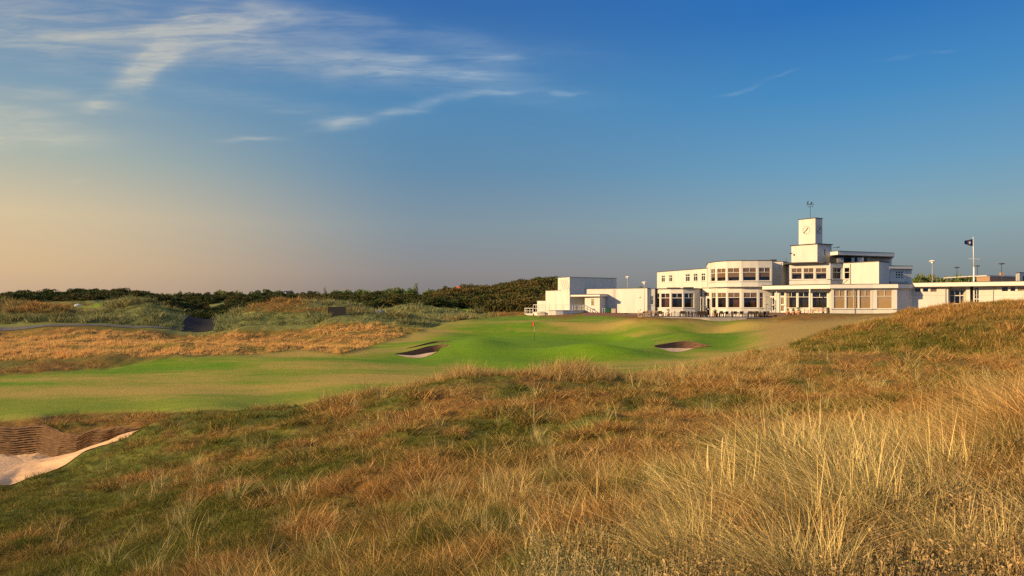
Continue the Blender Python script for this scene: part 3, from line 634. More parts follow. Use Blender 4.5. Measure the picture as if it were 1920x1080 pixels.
# long plain wall
vw = volume([(1089,127.2),(1212.3,119.6),(1213.6,119.2)], -2.1, 2.57, back=(4, 9), cap=.05)
for x, y in ((1198, 557), (1198, 580.5), (1112, 579.5)):
    o = bandp('vent', (x-2.6, 120.45 if x > 1150 else 122.1), (x+2.6, 120.18 if x > 1150 else 121.95), Zp(y+.9, 120.3), Zp(y-.9, 120.3), .06, .05, METAL)
bandp('plinth', (1097,126.6), (1212,119.62), -2.1, -1.78, .04, .05, DARKM)
volume([(1213.4,119.6),(1228,119.5)], -2.3, 2.50, [W3(1219.3,1225.7,555,571, tr=.36, up=2, lo=2, fw=.06)], back=(2, 6), cap=.05)
# upper left wing
cas = dict(tr=.34, up=2, lo=2, fw=.10, sill=1)
volume([(1232,135.8),(1326,121)], 2.2, 6.10, [W3(1240,1246.6,516,529.2, **cas), W3(1254,1260.6,515.4,528.6, **cas), W3(1285,1293.3,513.3,528, **cas), W3(1300,1308,512.6,527.5, **cas), W3(1314.6,1322.2,511.8,527, **cas)], back=(9, 3), cap=.10)
# curved ground floor bay
volume([(1228,121.0),(1237.6,118.6),(1257.3,117.2),(1281,116.6),(1303,117.1),(1318,119.8)], -2.25, 2.42,
       [W3(1229,1236.4,549.6,577, tr=.33, up=2, back='brown', curt=1, seg=0), W3(1239,1255.8,549.6,577, tr=.33, up=2, back='brown', seg=1), W3(1259,1279.6,549.6,577, tr=.33, up=2, seg=2), W3(1282.8,1301.2,549.6,577, tr=.33, up=2, curt=2, seg=3)], back=(3, 6), cap=.12, over=.22)
q = MB(); q.box((28.3, 119.6, 2.62), (2.2, .8, .16)); re2(q.build('roof_vent', FELT)); q = MB(); q.box((31.0, 120, 2.66), (1.6, 1.0, .22)); re2(q.build('roof_vent', FELT))
# link with the open garden door
volume([(1316.5,118.7),(1332,117.3)], -2.25, 2.55, [W3(1319.3,1330,548,556.5, fw=.06, back='blind2', sill=0), W3(1325,1331,557.5,592.2, tr=.04, up=1, mid=[.38], name='glazed_door', fw=.10, sill=0, handle=1)], back=(2, 6), cap=.1)
def leaf(p0, p1, z0, z1):
    a, b = pt(p0), pt(p1); q = MB(); d = math.hypot(b[0]-a[0], b[1]-a[1]); rz = math.atan2(b[1]-a[1], b[0]-a[0])
    def bx(s0, s1, za, zb): s = (s0+s1)/2/d; q.box((a[0]+(b[0]-a[0])*s, a[1]+(b[1]-a[1])*s, (za+zb)/2), (s1-s0, .06, zb-za), rz)
    bx(0, .12, z0, z1); bx(d-.12, d, z0, z1); bx(.12, d-.12, z0, z0+.2); bx(.12, d-.12, z1-.12, z1); bx(.12, d-.12, (z0+z1)/2-.06, (z0+z1)/2+.06)
    o = q.build('door', TRIM); re2(o); g = MB(); g.quad((*a, z0), (*b, z0), (*b, z1), (*a, z1)); re(g.build('glass', GLASS), o)
    h_ = MB(); h_.box((b[0], b[1]-.05, (z0+z1)/2), (.05, .1, .05)); re(h_.build('handle', DARKM), o)
leaf((1319,117.6), (1313.5,116.2), -2.15, 1.05)
# two storey curved bow
lowb = [(1331.6,117.2),(1343,114.4),(1362.8,112.5),(1390.5,111.5),(1422,111.1),(1448,111.2)]
def bowwin(x0, x1, y0, y1, **k): return W3(x0, x1, y0, y1, **k)
volume(lowb, -2.25, 2.56, [bowwin(1333.3,1341.8,548.3,577.2, tr=.33, up=2, back='upblind', seg=0), bowwin(1345,1361.4,548.3,577.2, tr=.33, up=2, back='upblind', seg=1), bowwin(1365,1387.5,548.3,577.2, tr=.33, up=2, back='upblind', rm=ROOMB, seg=2),
       bowwin(1394.5,1420,548.3,577.2, tr=.33, up=2, back='upblind', rm=ROOMB, seg=3), bowwin(1424.2,1432,548.3,577.2, tr=.33, up=1, back='upblind', curt=2, seg=4)], back=(2, 8), cap=.03, over=.05)
upb = [(1327.6,118.2),(1342.3,114.3),(1362.3,112.4),(1390,111.3),(1421,110.9),(1447.5,111.0)]
q = MB(); P_ = [pt(p) for p in upb]; P_ = [(p[0]-.35*(1-i/5), p[1]-.5) for i, p in enumerate(P_)]; q.prism(P_+[(P_[-1][0]+1, P_[-1][1]+5), (P_[0][0]+3, P_[0][1]+5)], 2.60, 2.74); re2(q.build('canopy', PLANTER))
volume(upb, 2.74, 6.88, [bowwin(1332.2,1340.9,504,527.6, tr=.36, up=2, back='half', seg=0), bowwin(1343.9,1360.6,503,527.4, tr=.35, up=2, back='half', seg=1), bowwin(1364.2,1386.8,502.2,527, tr=.35, up=2, back='half', seg=2),
       bowwin(1393,1418.2,501.8,526.6, tr=.35, up=2, back='half', seg=3), bowwin(1422.8,1444.8,501.6,526.3, tr=.35, up=2, back='half', seg=4)], back=(2, 8), cap=.09, over=.08)
for a, b in zip(upb, upb[1:]): bandp('sill_band', a, b, 3.42, 3.50, .06, .07, PLANTER)
for a, b in zip(lowb, lowb[1:]): bandp('sill_band', a, b, -.86, -.78, .06, .07, PLANTER)
volume([(1448,113.6),(1468,113.0),(1477.5,116.2)], 2.6, 6.84, back=(3, 6), cap=.09)
q = MB(); q.bar((*pd(1462.3,112.95), 2.7), (*pd(1462.3,112.95), 6.7), .05); re2(q.build('downpipe', PLANTER))
for px_, d_, za, zb in ((1213.3,119.3,-2.2,2.5), (1594,106.1,2.9,6.1), (1600.5,102.55,-1.6,2.1), (1772,101.05,-2.5,2.4), (1862,98.0,-2.5,2.4), (1150,123.0,-2.0,2.5)):
    q = MB(); q.bar((*pd(px_, d_), za), (*pd(px_, d_), zb), .045); re2(q.build('downpipe', PLANTER))
q = MB(); q.box((*pd(1450,114.5), 7.1), (.9, .6, .35)); re2(q.build('roof_vent', FELT)); q = MB(); q.bar((*pd(1474,114.5), 6.9), (*pd(1474,114.5), 7.5), .04); re2(q.build('roof_vent', FELT))
# recessed porch wall under the long fascia
volume([(1434,111.7),(1556,105.4)], -1.62, 2.35, [
    W3(1440,1452.9,547,556, fw=.08, back='dark', sill=0), W3(1447.2,1452.9,557.2,583.6, tr=.03, up=1, mid=[.47], name='glazed_door', fw=.13, sill=0, handle=1), W3(1440,1447,557.2,583.6, tr=.03, up=1, fw=.04, back='dark', name='doorway', sill=0),
    W3(1462.4,1471.6,546.6,555.6, fw=.10, back='dark', sill=0), W3(1462.4,1471.6,557,585, tr=.03, up=1, mid=[.5], name='glazed_door', fw=.16, sill=0, handle=1, curt=1),
    W3(1473.8,1493.6,547,577.6, tr=.32, up=2, curt=1, back='dark'), W3(1496.4,1517,547,577.6, tr=.32, up=2), W3(1522.4,1551,547,577.8, tr=.34, up=2)], back=(4, 6), cap=.02)
volume([(1553,105.8),(1560.4,103.5)], -1.62, 2.3, back=(2, 3), cap=.02, name='wall')
leaf((1440.3,110.8), (1434.5,109.6), -1.55, 1.0)
q = MB(); q.bar((*pd(1456,109.9), -1.5), (*pd(1456,109.9), 2.2), .06); re2(q.build('porch_post', TRIM)); q = MB(); q.bar((*pd(1518.5,104.9), -1.6), (*pd(1518.5,104.9), 2.2), .12, k=10); re2(q.build('porch_post', TRIM))
q = MB(); q.prism([pd(1431,109.8), pd(1559,102.6), [53,110], [44,116]], -2.4, -1.56); re2(q.build('porch_floor', BRICK))
# fascias
q = MB(); q.prism([pd(1429.5,110.4), pd(1558,103.2), pd(1600,102.3), [56,109], [42,117]], 2.18, 2.78); fa = q.build('fascia', TRIM); re2(fa)
q = MB(); q.prism([pd(1429.2,110.3), pd(1558,103.1), pd(1600,102.2), [56,109.1], [42,117.1]], 2.78, 2.86); re(q.build('roof', FELT), fa)
sb = dict(tr=.34, up=2, back='blind')
volume([(1559,103.4),(1637.5,102.2),(1682,101.1),(1711.5,103.4)], -2.1, 2.24, [W3(1563.6,1585,543.8,578.7, seg=0, **sb), W3(1587.2,1609.2,543.8,578.7, seg=0, **sb), W3(1611.8,1633.4,543.8,578.7, seg=0, **sb), W3(1644.4,1673.2,543.4,579, seg=1, **sb)], back=(3, 8), cap=.02)
q = MB(); q.prism([pd(1556,102.95), pd(1637,101.7), pd(1684,100.5), pd(1713.5,102.9), [64,112], [52,112]], 2.20, 2.80); fa = q.build('fascia', TRIM); re2(fa)
q = MB(); q.prism([pd(1556,102.9), pd(1637,101.65), pd(1684.2,100.4), pd(1714,102.9), [64,112.1], [52,112.1]], 2.80, 2.86); re(q.build('roof', FELT), fa)
for a, b in (((1559,103.4), (1637.5,102.2)), ((1637.5,102.2), (1682,101.1))): bandp('sill_band', a, b, -.98, -.90, .07, .08, DARKM)
# upper front block and its canted windows
sd = dict(tr=.40, up=2, back='half', bl=.45)
g_ = volume([(1480,109.2),(1557,106.4),(1580,107.3)], 2.7, 6.2, [W3(1484,1503.9,502.4,523.9, seg=0, **sd), W3(1506.6,1526.1,502.2,523.8, seg=0, **sd), W3(1529.4,1550.2,502,523.6, seg=0, **sd), W3(1561.4,1577.8,501.4,523.4, tr=.42, up=2, seg=1)], back=(5, 7), cap=.12, over=.15)
volume([(1579.6,107.3),(1648,102.4),(1667.3,105.3)], 2.7, 6.22, [W3(1582.4,1593.2,501.3,523.3, tr=.42, up=1, seg=0)], back=(-4, 6), cap=.10, over=.08)
q = MB(); q.prism([pd(1472.5,109.6), pd(1480,108.3), pd(1545,106.0), [52,113], [46,117]], 6.22, 6.42); re2(q.build('roof', FELT))
bandp('sill_band', (1480,109.2), (1557,106.4), 3.62, 3.70, .06, .07, DARKM); bandp('sill_band', (1557,106.4), (1592,106.6), 3.60, 3.66, .10, .07, DARKM)
# clock tower
tb = volume([[46.5,113.6],[49.2,110.0],[52.2,111.5]], 6.2, 9.5, [(1545,467,1548,479.5, S(grid=(1, 3), fw=.05, sill=1))], bk=[(49.5,115.1)], cap=.10, over=.22)
tw = volume([[47.42,112.9],[49.12,110.55],[50.62,111.35]], 9.58, 13.72, bk=[(48.92,113.7)], cap=.12, over=.06, name='clock_tower')
q = MB(); q.box((46.1, 112.9, 8.2), (.5, .25, .18), .6); q.bar((52.3, 111.3, 9.0), (53.0, 110.9, 9.05), .05); q.box((53.0, 110.9, 9.05), (.3, .2, .15)); re2(q.build('floodlights', DARKM))
def clock(a, b, s, z, r, parent):
    d = Vector((b[0]-a[0], b[1]-a[1])).normalized(); n = Vector((d.y, -d.x)); c = Vector(a)+d*s; fm = MB()
    def box(al, r0, r1, w):
        u = Vector((math.sin(al), math.cos(al))); v = Vector((u.y, -u.x)); pts = [u*r0+v*w, u*r1+v*w, u*r1-v*w, u*r0-v*w]
        P = lambda p, o: (c.x+d.x*p.x+n.x*o, c.y+d.y*p.x+n.y*o, z+p.y); k = len(fm.v)
        fm.v += [P(p, .03) for p in pts]+[P(p, .07) for p in pts]; fm.f += [tuple(k+i for i in f) for f in ((0,1,2,3),(7,6,5,4),(0,4,5,1),(1,5,6,2),(2,6,7,3),(3,7,4,0))]
    for h in range(12): box(h*math.pi/6, r*.84, r*1.02, .045)
    box(R(36), -.08, r*.72, .06); box(R(229), -.12, r*.92, .045)
    re(fm.build('clock_face', DARKM), parent)
clock([47.42,112.9], [49.12,110.55], 1.36, Zp(431.3, 111.6), .66, tw); clock([49.12,110.55], [50.62,111.35], .86, Zp(431, 110.9), .66, tw)
# weathervane
vx, vy = X(1519.3, 112), 112; q = MB(); q.bar((vx, vy, 13.8), (vx, vy, Zp(383, 112)), .045, .03); q.bar((vx-.35, vy, Zp(388, 112)), (vx+.4, vy, Zp(388, 112)), .02); q.bar((vx, vy-.35, Zp(388, 112)), (vx, vy+.35, Zp(388, 112)), .02)
q.box((vx-.02, vy, Zp(383, 112)), (1.25, .05, .10)); q.box((vx-.42, vy, Zp(380.2, 112)), (.14, .06, .36)); q.box((vx-.36, vy, Zp(377.6, 112)), (.1, .06, .14)); q.box((vx+.16, vy, Zp(380.6, 112)), (.22, .06, .26)); q.bar((vx+.22, vy, Zp(382, 112)), (vx+.38, vy, Zp(377.6, 112)), .03)
for a in (-.35, .4): q.box((vx+a, vy, Zp(386.8, 112)), (.12, .03, .14))
re2(q.build('weathervane', DARKM))
# roof cabin with a wide slab
volume([(1562,110.5),(1622,112.4),(1664,114.5)], 6.1, 7.5, back=(3.5, 5), cap=.02, m_=RENDER)
q = MB(); q.prism([pd(1556.5,108.8), pd(1571,107.2), pd(1677,111.6), pd(1672,118), pd(1566,117)], 7.58, 8.14); sl_ = q.build('roof_slab', TRIM); re2(sl_)
q = MB(); q.prism([pd(1556.3,108.75), pd(1571,107.1), pd(1677.3,111.6), pd(1672,118.1), pd(1566,117.1)], 8.14, 8.2); re(q.build('roof', FELT), sl_)
q = MB(); q.box((*pd(1590,110.2), 6.9), (6.5, .3, 1.2), .15); re2(q.build('louvres', DARKM))
for px, w in ((1575,.9), (1598,.5), (1612,1.0)):
    q = MB(); q.box((*pd(px,109.4), 6.75), (w, .5, 1.0)); q.box((*pd(px,109.1), 6.8), (w*.5, .06, .5)); re2(q.build('cooling_unit', METAL))
# shaded annex
an = volume([(1668,108.4),(1709.5,109.6)], 2.7, 5.6, [(1678.8,507.8,1694.2,522.8, S(grid=(3, 3), fw=.13, sill=0))], back=(0, 7), cap=.02)
q = MB(); q.prism([pd(1667,107.9), pd(1711.8,109.2), pd(1709,117), pd(1667,116)], 5.45, 5.85); sl_ = q.build('roof_slab', TRIM); re2(sl_)
q = MB(); q.prism([pd(1667,107.85), pd(1712,109.2), pd(1709,117.1), pd(1667,116.1)], 5.85, 5.93); re(q.build('roof', FELT), sl_)
q = MB()
for k in range(9): q.box((*pd(1671+k*3.6,107.2), 3.12), (.24, .5, .42))
re2(q.build('cooling_unit', METAL))
# long low wing to the right
ww = dict(grid=(1, 1), fw=.05, sill=0)
volume([(1711.5,103.4),(1778,101.0)], -2.6, 2.45, [W3(1714.6,1726.9,539.6,547.6, **ww), W3(1730,1741.2,539.4,547.6, **ww), W3(1744.4,1757,539.2,547.7, back='blind2', fw=.05, sill=0)], back=(5, 9), cap=.02)
volume([(1778,102.0),(1812,100.8)], -2.6, 2.45, [W3(1780,1810,540,570, tr=.12, up=1, lo=3, mid=[.6], fw=.09, name='glazed_entrance', sill=0)], back=(5, 9), cap=.02)
volume([(1812,99.9),(1818.6,99.6),(1824.5,101.6)], -2.6, 2.45, back=(3, 9), cap=.02)
volume([(1824.5,99.6),(1990,93.2)], -2.6, 2.45, [W3(1826,1836.5,538.5,572, tr=.15, up=1, lo=2, mid=[.4], fw=.09, name='glazed_door', sill=0), W3(1878,1890.6,537.6,546.6, **ww), W3(1894.2,1904.6,537.4,546.4, **ww), W3(1908,1921,537.2,546.4, back='blind', fw=.05, sill=0)], back=(8, 9), cap=.02)
q = MB(); q.prism([pd(1711.7,102.75), pd(1992,92.2), pd(1990,104), pd(1716,114)], 2.42, 3.02); fa = q.build('fascia', TRIM); re2(fa)
q = MB(); q.prism([pd(1711.7,102.7), pd(1992.3,92.1), pd(1990,104.1), pd(1716,114.1)], 3.02, 3.07); re(q.build('roof', FELT), fa)
o = bandp('door', (1843.8,98.9), (1852.8,98.6), -2.2, Zp(541.8, 98.7), .04, .06, mat('pale_blue_paint', (.38, .50, .55), .5)); hm = MB(); hm.box((*pd(1851.6,98.45), -.4), (.05, .08, .2)); re(hm.build('handle', DARKM), o)
bandp('string_course', (1824.5,99.6), (1990,93.2), 1.12, 1.16, .03, .04, PLANTER); bandp('string_course', (1711.5,103.4), (1778,101.0), 1.12, 1.16, .03, .04, PLANTER)
# low buildings behind the right wing
def simple_block(name, pts, z0, z1, m_, label, cat, back, roofm=FELT, extra=None):
    P = [pt(p) for p in pts]; base = empty(name, (P[0][0], P[0][1], z0)); base['_w'] = (P[0][0], P[0][1], z0); tag(base, label, cat)
    bk = [(P[-1][0]+back[0], P[-1][1]+back[1]), (P[0][0]+back[0], P[0][1]+back[1])]
    q = MB(); q.prism(P+bk, z0, z1); q.build('wall', m_, base)
    c = Vector((sum(p[0] for p in P+bk)/len(P+bk), sum(p[1] for p in P+bk)/len(P+bk))); big = [tuple(c+(Vector(p)-c)*1.02) for p in P+bk]
    q = MB(); q.prism(big, z1, z1+.12); q.build('roof', roofm, base); return base
bb = simple_block('brick_building', [(1831,126),(1856,123),(1905,127)], -2, 4.75, mat('tan_brick', (.30, .19, .13), .9, scale=6), 'low tan brick building with grey roof behind the right wing of the clubhouse', 'building', (6.5, 9), mat('grey_roof', (.30, .29, .28), .9))
q = MB(); q.box((*pd(1878,126.5), 5.2), (.45, .5, .85)); q.build('chimney', mat('tan_brick', 0), bb); q = MB(); q.prism([pd(1850,124.5), pd(1906,128), [92,136], [86,136]], 4.9, 5.1); q.build('parapet', PLANTER, bb)
q = MB(); 
for k in range(4): q.box((*pd(1876+k*7,125.0+k*.5), 4.0), (.5, .06, .35), .1)
q.build('window', DARKM, bb)
wb_ = simple_block('white_outbuilding', [(1904.5,113),(1911.8,110.5),(1930,112)], -2, 4.86, RENDER, 'white block with dark roof edge at the far right edge, behind the low wing', 'building', (5, 6))
q = MB(); q.box((*pd(1921,111.0), 4.0), (.6, .06, .8), .12); q.build('window', DARKM, wb_)
# terrace in front of the bays
q = MB(); q.prism([pd(1196,112.5), pd(1215,107.5), pd(1260,103.5), pd(1330,101.4), pd(1400,101.0), pd(1452,103.5), [46,118], [24,124]], -2.75, -2.20)
te = q.build('terrace', mat('terrace_paving', (.26, .23, .21), .9, scale=2)); tag(te, 'pale paved terrace in front of the curved bay windows', 'terrace', kind='structure')
st = empty('garden_steps', (*pd(1440, 106.5), -2.2)); st['_w'] = (*pd(1440, 106.5), -2.2); tag(st, 'dark brick steps rising from the terrace to the porch doors', 'steps')
for k in range(3):
    q = MB(); q.prism([pd(1414+k*7,107.2+k*.7), pd(1470+k*6,103.2+k*.7), pd(1490,108), pd(1430,112.6)], -2.5, -2.04+k*.16); q.build('step', BRICK, st)
# ------------------------------------------------------------------ terrace furniture
WOOD = mat('dark_teak', (.035, .018, .012), .7, scale=9, stretch=(1, 1, 3)); LWOOD = mat('pale_teak', (.40, .27, .16), .75, scale=9, stretch=(1, 1, 3))
TERRA = mat('terracotta', (.48, .24, .13), .85, scale=5); LEAFM = mat('potplant_leaf', (.07, .12, .03), .7, scale=8)
def part(mb, name, m_, root): return mb.build(name, m_, root)
def make_chair(m_):
    t = empty('garden_chair', (0, 0, 0))
    q = MB(); [q.box((0, -.2+.085*k, .43), (.5, .07, .025)) for k in range(6)]; part(q, 'seat', m_, t)
    q = MB(); q.box((0, .27, .90), (.56, .035, .07)); q.box((0, .255, .52), (.5, .03, .05)); [q.box((-.2+.1*k, .262, .71), (.05, .018, .33)) for k in range(5)]; q.box((0, .262, .71), (.44, .012, .30)); part(q, 'backrest', m_, t)
    for sx in (-1, 1):
        q = MB(); q.box((sx*.27, -.24, .32), (.07, .07, .64)); part(q, 'leg', m_, t); q = MB(); q.bar((sx*.27, .24, 0), (sx*.27, .29, .93), .028, k=4); part(q, 'leg', m_, t)
        q = MB(); q.box((sx*.27, 0, .66), (.06, .56, .03)); part(q, 'armrest', m_, t)
    return t
def make_table(m_):
    t = empty('garden_table', (0, 0, 0)); q = MB(); [q.box((0, -.42+.12*k, .735), (1.15, .108, .03)) for k in range(8)]; q.box((0, 0, .66), (1.0, .8, .11)); part(q, 'tabletop', m_, t)
    for sx in (-1, 1):
        for sy in (-1, 1): q = MB(); q.box((sx*.48, sy*.38, .34), (.07, .07, .68)); part(q, 'leg', m_, t)
    return t
def make_bench(m_, w=1.6):
    t = empty('garden_bench', (0, 0, 0)); q = MB(); [q.box((0, -.2+.085*k, .43), (w, .07, .03)) for k in range(6)]; part(q, 'seat', m_, t)
    q = MB(); q.box((0, .28, .90), (w, .04, .08)); q.box((0, .26, .55), (w, .03, .05)); [q.box((-w/2+.08+(w-.16)*k/12, .27, .73), (.05, .02, .32)) for k in range(13)]; part(q, 'backrest', m_, t)
    for sx in (-1, 1):
        for y, h in ((-.24, .64), (.26, .92)): q = MB(); q.box((sx*(w/2-.04), y, h/2), (.06, .06, h)); part(q, 'leg', m_, t)
        q = MB(); q.box((sx*(w/2-.04), 0, .66), (.07, .56, .03)); part(q, 'armrest', m_, t)
    return t
def copy_tree(o, parent=None):
    c = o.copy(); C.objects.link(c)
    if parent: c.parent = parent
    for ch in [x for x in o.children]: copy_tree(ch, c)
    return c
PROTO = {}
def place(kind, maker, x, y, z, rz, label, cat, group=None):
    if kind not in PROTO: o = PROTO[kind] = maker()
    else: o = copy_tree(PROTO[kind])
    o.location = (x, y, z); o.rotation_euler = (0, 0, rz); o['label'] = label; o['category'] = cat
    if group: o['group'] = group
    return o
TZ = -2.2
sets = [(1212,109.5,'pale','at the left end of the terrace'), (1238,108,'dark',"under the bay's left pane"), (1281,106.5,'dark',"under the bay's middle pane"),
        (1306,105.8,'dark','just left of the person'), (1320,104.6,'dark','behind the person'), (1357,105.2,'dark','right of the single terracotta pot'),
        (1409,104.2,'dark',"on the terrace's right end"), (1426,104.6,'dark','nearest the garden steps')]
for i, (px, d, tone, where) in enumerate(sets):
    m_ = LWOOD if tone == 'pale' else WOOD; x, y = pd(px, d); rz = R([5, -8, 0, 10, -5, 6, -4, 12][i])
    place('table', lambda: make_table(WOOD), x, y, TZ, rz, 'dark wooden table '+where, 'table', 'tables on the terrace')
    sides = [('left side', -1.05, 0, 90), ('right side', 1.05, 0, -90), ('lawn side', -.05, -.9, 180), ('house side', .05, .9, 0)]
    if i in (4, 7): sides = sides[1:]
    if i == 3: sides = sides[:3]
    for nm, ox, oy, a in sides:
        cx = x+ox*math.cos(rz)-oy*math.sin(rz); cy = y+ox*math.sin(rz)+oy*math.cos(rz)
        place('chair'+tone, lambda: make_chair(m_), cx, cy, TZ, rz+R(a+random.uniform(-14, 14)), ('pale' if tone == 'pale' else 'dark')+' wooden chair, '+nm+' of table '+where, 'chair', 'chairs on the terrace')
for px, d, w in ((1262, 107.4, 'between the first and second half of the bay'), (1296, 103.6, 'at the terrace edge left of the person'), (1344, 104.0, 'beside the single terracotta pot'), (1377, 104.6, 'halfway along the curved bow'), (1392, 103.4, 'left of the two right-end tables')):
    place('chairdark', None, *pd(px, d), TZ, R(px*37 % 360), 'single dark wooden chair '+w, 'chair', 'chairs on the terrace')
place('table', None, *pd(1378, 105.6), TZ, R(4), 'dark wooden table halfway along the curved bow', 'table', 'tables on the terrace')
place('bench', lambda: make_bench(LWOOD), *pd(1017, 115.0), -2.62, R(14), 'weathered wooden bench on the lawn against the curved white podium', 'bench')
place('bench', None, *pd(1224, 112.0), TZ, R(4), 'wooden bench between the first two tables on the left of the terrace', 'bench')
place('bench', None, *pd(1534, 102.0), -1.72, R(-8), 'wooden bench below the large dark window, right of the pots', 'bench')
place('bench', None, *pd(1545, 101.5), -1.72, R(-8), 'wooden bench closest to the blind-covered windows of the right block', 'bench')
place('chairpale', None, *pd(1512, 102.8), -1.74, R(70), 'pale wooden chair left of the bench under the dark window', 'chair'); place('chairpale', None, *pd(1521, 102.2), -1.74, R(-60), 'pale wooden chair touching the bench under the dark window', 'chair')
def pot(px, d, z, s, label, h=.5):
    t = empty('potted_plant', (*pd(px, d), z)); q = MB(); q.lathe((0, 0, 0), [(.20*s, 0), (.27*s, .34*s), (.31*s, .36*s), (.31*s, .46*s), (.26*s, .46*s), (.25*s, .40*s)], 14); q.build('pot', TERRA, t, True)
    q = MB(); rr = random.Random(int(px))
    for k in range(150):
        a = rr.uniform(0, 6.28); e = rr.uniform(.1, 1.4); r = rr.uniform(.08, .32)*s*(1.2-.3*e); p = Vector((math.cos(a)*r*math.cos(e)*1.1, math.sin(a)*r*math.cos(e)*1.1, .42*s+rr.uniform(.03, h)*s)); v = Vector((math.cos(a), math.sin(a), .6))*.09*s; w = Vector((-math.sin(a), math.cos(a), rr.uniform(-.5, .5)))*.035*s
        q.quad(p-v*.3, p+v*.4-w, p+v*1.3, p+v*.4+w)
    q.build('foliage', LEAFM, t); tag(t, label, 'potted plant')
pot(1341.5, 106.5, TZ, 1.25, 'terracotta pot with a bushy plant in front of the curved bow'); pot(1253, 110.5, TZ, 1.1, 'dark leafy pot plant below the left half of the ground floor bay', .7)
pot(1477, 103.6, -1.75, 1.0, 'small terracotta pot by the white glazed door, leftmost of the row of three'); pot(1487.5, 103.1, -1.75, 1.05, 'terracotta pot in the middle of the row of three below the porch windows'); pot(1498, 102.6, -1.75, 1.2, 'largest terracotta pot at the right end of the row of three')
# bins near the porch
GREENP = mat('green_plastic', (.015, .09, .05), .5); 
t = empty('wheelie_bin', (*pd(1142.5, 120.3), -1.8)); tag(t, 'dark green waste container standing by the long white wall', 'bin')
q = MB(); q.prism([(-.62, -.4), (.62, -.4), (.62, .4), (-.62, .4)], .12, .78); q.build('body', GREENP, t); q = MB(); q.prism([(-.68, -.46), (.68, -.46), (.66, .44), (-.66, .44)], .78, .88); q.build('lid', GREENP, t)
for sx in (-.45, .45): q = MB(); q.bar((sx, -.32, .07), (sx, -.25, .07), .07, k=10); q.build('wheel', DARKM, t)
t = empty('storage_box', (*pd(1150.5, 119.6), -1.8)); tag(t, 'pale upright box with rounded lid right of the green container', 'box')
q = MB(); q.box((0, 0, .40), (.62, .55, .72)); q.build('body', mat('tan_board', (.55, .40, .28), .8), t); q = MB(); q.prism([(-.34, -.3), (.34, -.3), (.34, .3), (-.34, .3)], .76, .82); q.build('lid', PLANTER, t)
t = empty('hand_rail', (*pd(1133, 121.5), -1.8)); tag(t, 'small metal cycle rail beside the green container', 'rail'); q = MB()
for k in range(3):
    x = -.3+.35*k; q.bar((x, 0, 0), (x, 0, .85), .03); 
q.bar((-.3, 0, .85), (.4, 0, .85), .03); q.build('frame', TRIM, t)
t = empty('litter_bin', (*pd(1552.5, 101.3), -1.75)); tag(t, 'slim dark litter bin at the right end of the wooden benches', 'bin'); q = MB(); q.lathe((0, 0, 0), [(.2, 0), (.22, .85), (.18, .9)], 12); q.build('body', DARKM, t); q = MB(); q.lathe((0, 0, .9), [(.24, 0), (.24, .06), (.05, .2)], 12); q.build('lid', DARKM, t)
# ------------------------------------------------------------------ lamp posts
LAMPW = mat('lamp_white', (.6, .59, .57), .4, var=.03); POST = mat('post_grey', (.36, .33, .32), .6)
def make_lamp(h, kind):
    t = empty('street_lamp', (0, 0, 0)); q = MB(); q.bar((0, 0, 0), (0, 0, h-.55), .065, .045, 8); q.build('pole', POST if kind else DARKM, t)
    if kind: 
        q = MB(); q.lathe((0, 0, h-.2), [(.50, -.03), (.46, .04), (.30, .13), (.05, .18)], 16); q.build('lamp_cap', LAMPW, t, True); q = MB(); q.lathe((0, 0, h-.62), [(.08, 0), (.2, .16), (.22, .38), (.12, .42)], 12); q.build('lamp_globe', LAMPW, t, True)
    else:
        q = MB(); q.lathe((0, 0, h-.5), [(.10, 0), (.46, .10), (.46, .18), (.1, .26)], 14); q.build('lamp_head', DARKM, t, True)
    return t
for px, py, d, z0, kind, lab in ((1177,517.5,136,-1.8,1,'white capped lamp post behind the long plain wall'), (1208.4,527.5,118.4,-2.2,1,'white capped lamp post standing in front of the plain wall by the terrace'), (1748,487.5,110,-1.8,1,'tall white capped lamp post behind the low right wing, left of the flagpole'),
        (1794,498,128,-1.8,0,'dark headed lamp post far behind the low wing, left of the flag'), (1832.5,495,128,-1.8,0,'dark headed lamp post just right of the flagpole'), (1878,490.5,118,-1.8,0,'dark headed lamp post rising above the brick building')):
    o = make_lamp(Zp(py, d)-z0, kind); o.location = (*pd(px, d), z0); tag(o, lab, 'lamp post', 'lamp posts around the clubhouse')
# flagpole
fp = empty('flagpole', (*pd(1826, 107), -1.8)); tag(fp, 'tall white flagpole with yardarm behind the low right wing', 'flagpole'); H_ = Zp(446, 107)+1.8
q = MB(); q.bar((0, 0, 0), (0, 0, H_*.62), .16, .10, 8); q.bar((0, 0, H_*.62), (-.12, 0, H_), .07, .04, 8); q.build('pole', LAMPW, fp, True); y_ = Zp(485, 107)+1.8
q = MB(); q.bar((-.75, 0, y_), (.9, 0, y_-.1), .04); q.build('yardarm', LAMPW, fp); q = MB(); q.lathe((-.12, 0, H_), [(.02, 0), (.09, .07), (.02, .15)], 8); q.build('finial', LAMPW, fp)
q = MB(); n = 14; x0, z0 = X(1824.6, 107), Zp(447.6, 107)
for i in range(n):
    for j in range(6):
        pass
V = []; Fq = []
for i in range(n+1):
    f = i/n
    for j in range(8):
        g = j/7; V.append((x0-f*1.42, 107-.14*math.sin(f*7)*f**.5, z0-.42*f+.1*f*f-g*(1.14-.62*f+.06*math.sin(f*6))))
for i in range(n):
    for j in range(7): a = i*8+j; Fq.append((a, a+1, a+9, a+8))
me = bpy.data.meshes.new('flag'); me.from_pydata(V, [], Fq); me.materials.append(mat('navy_cloth', (.012, .016, .07), .8)); me.shade_smooth(); fo = bpy.data.objects.new('flag', me); C.objects.link(fo)
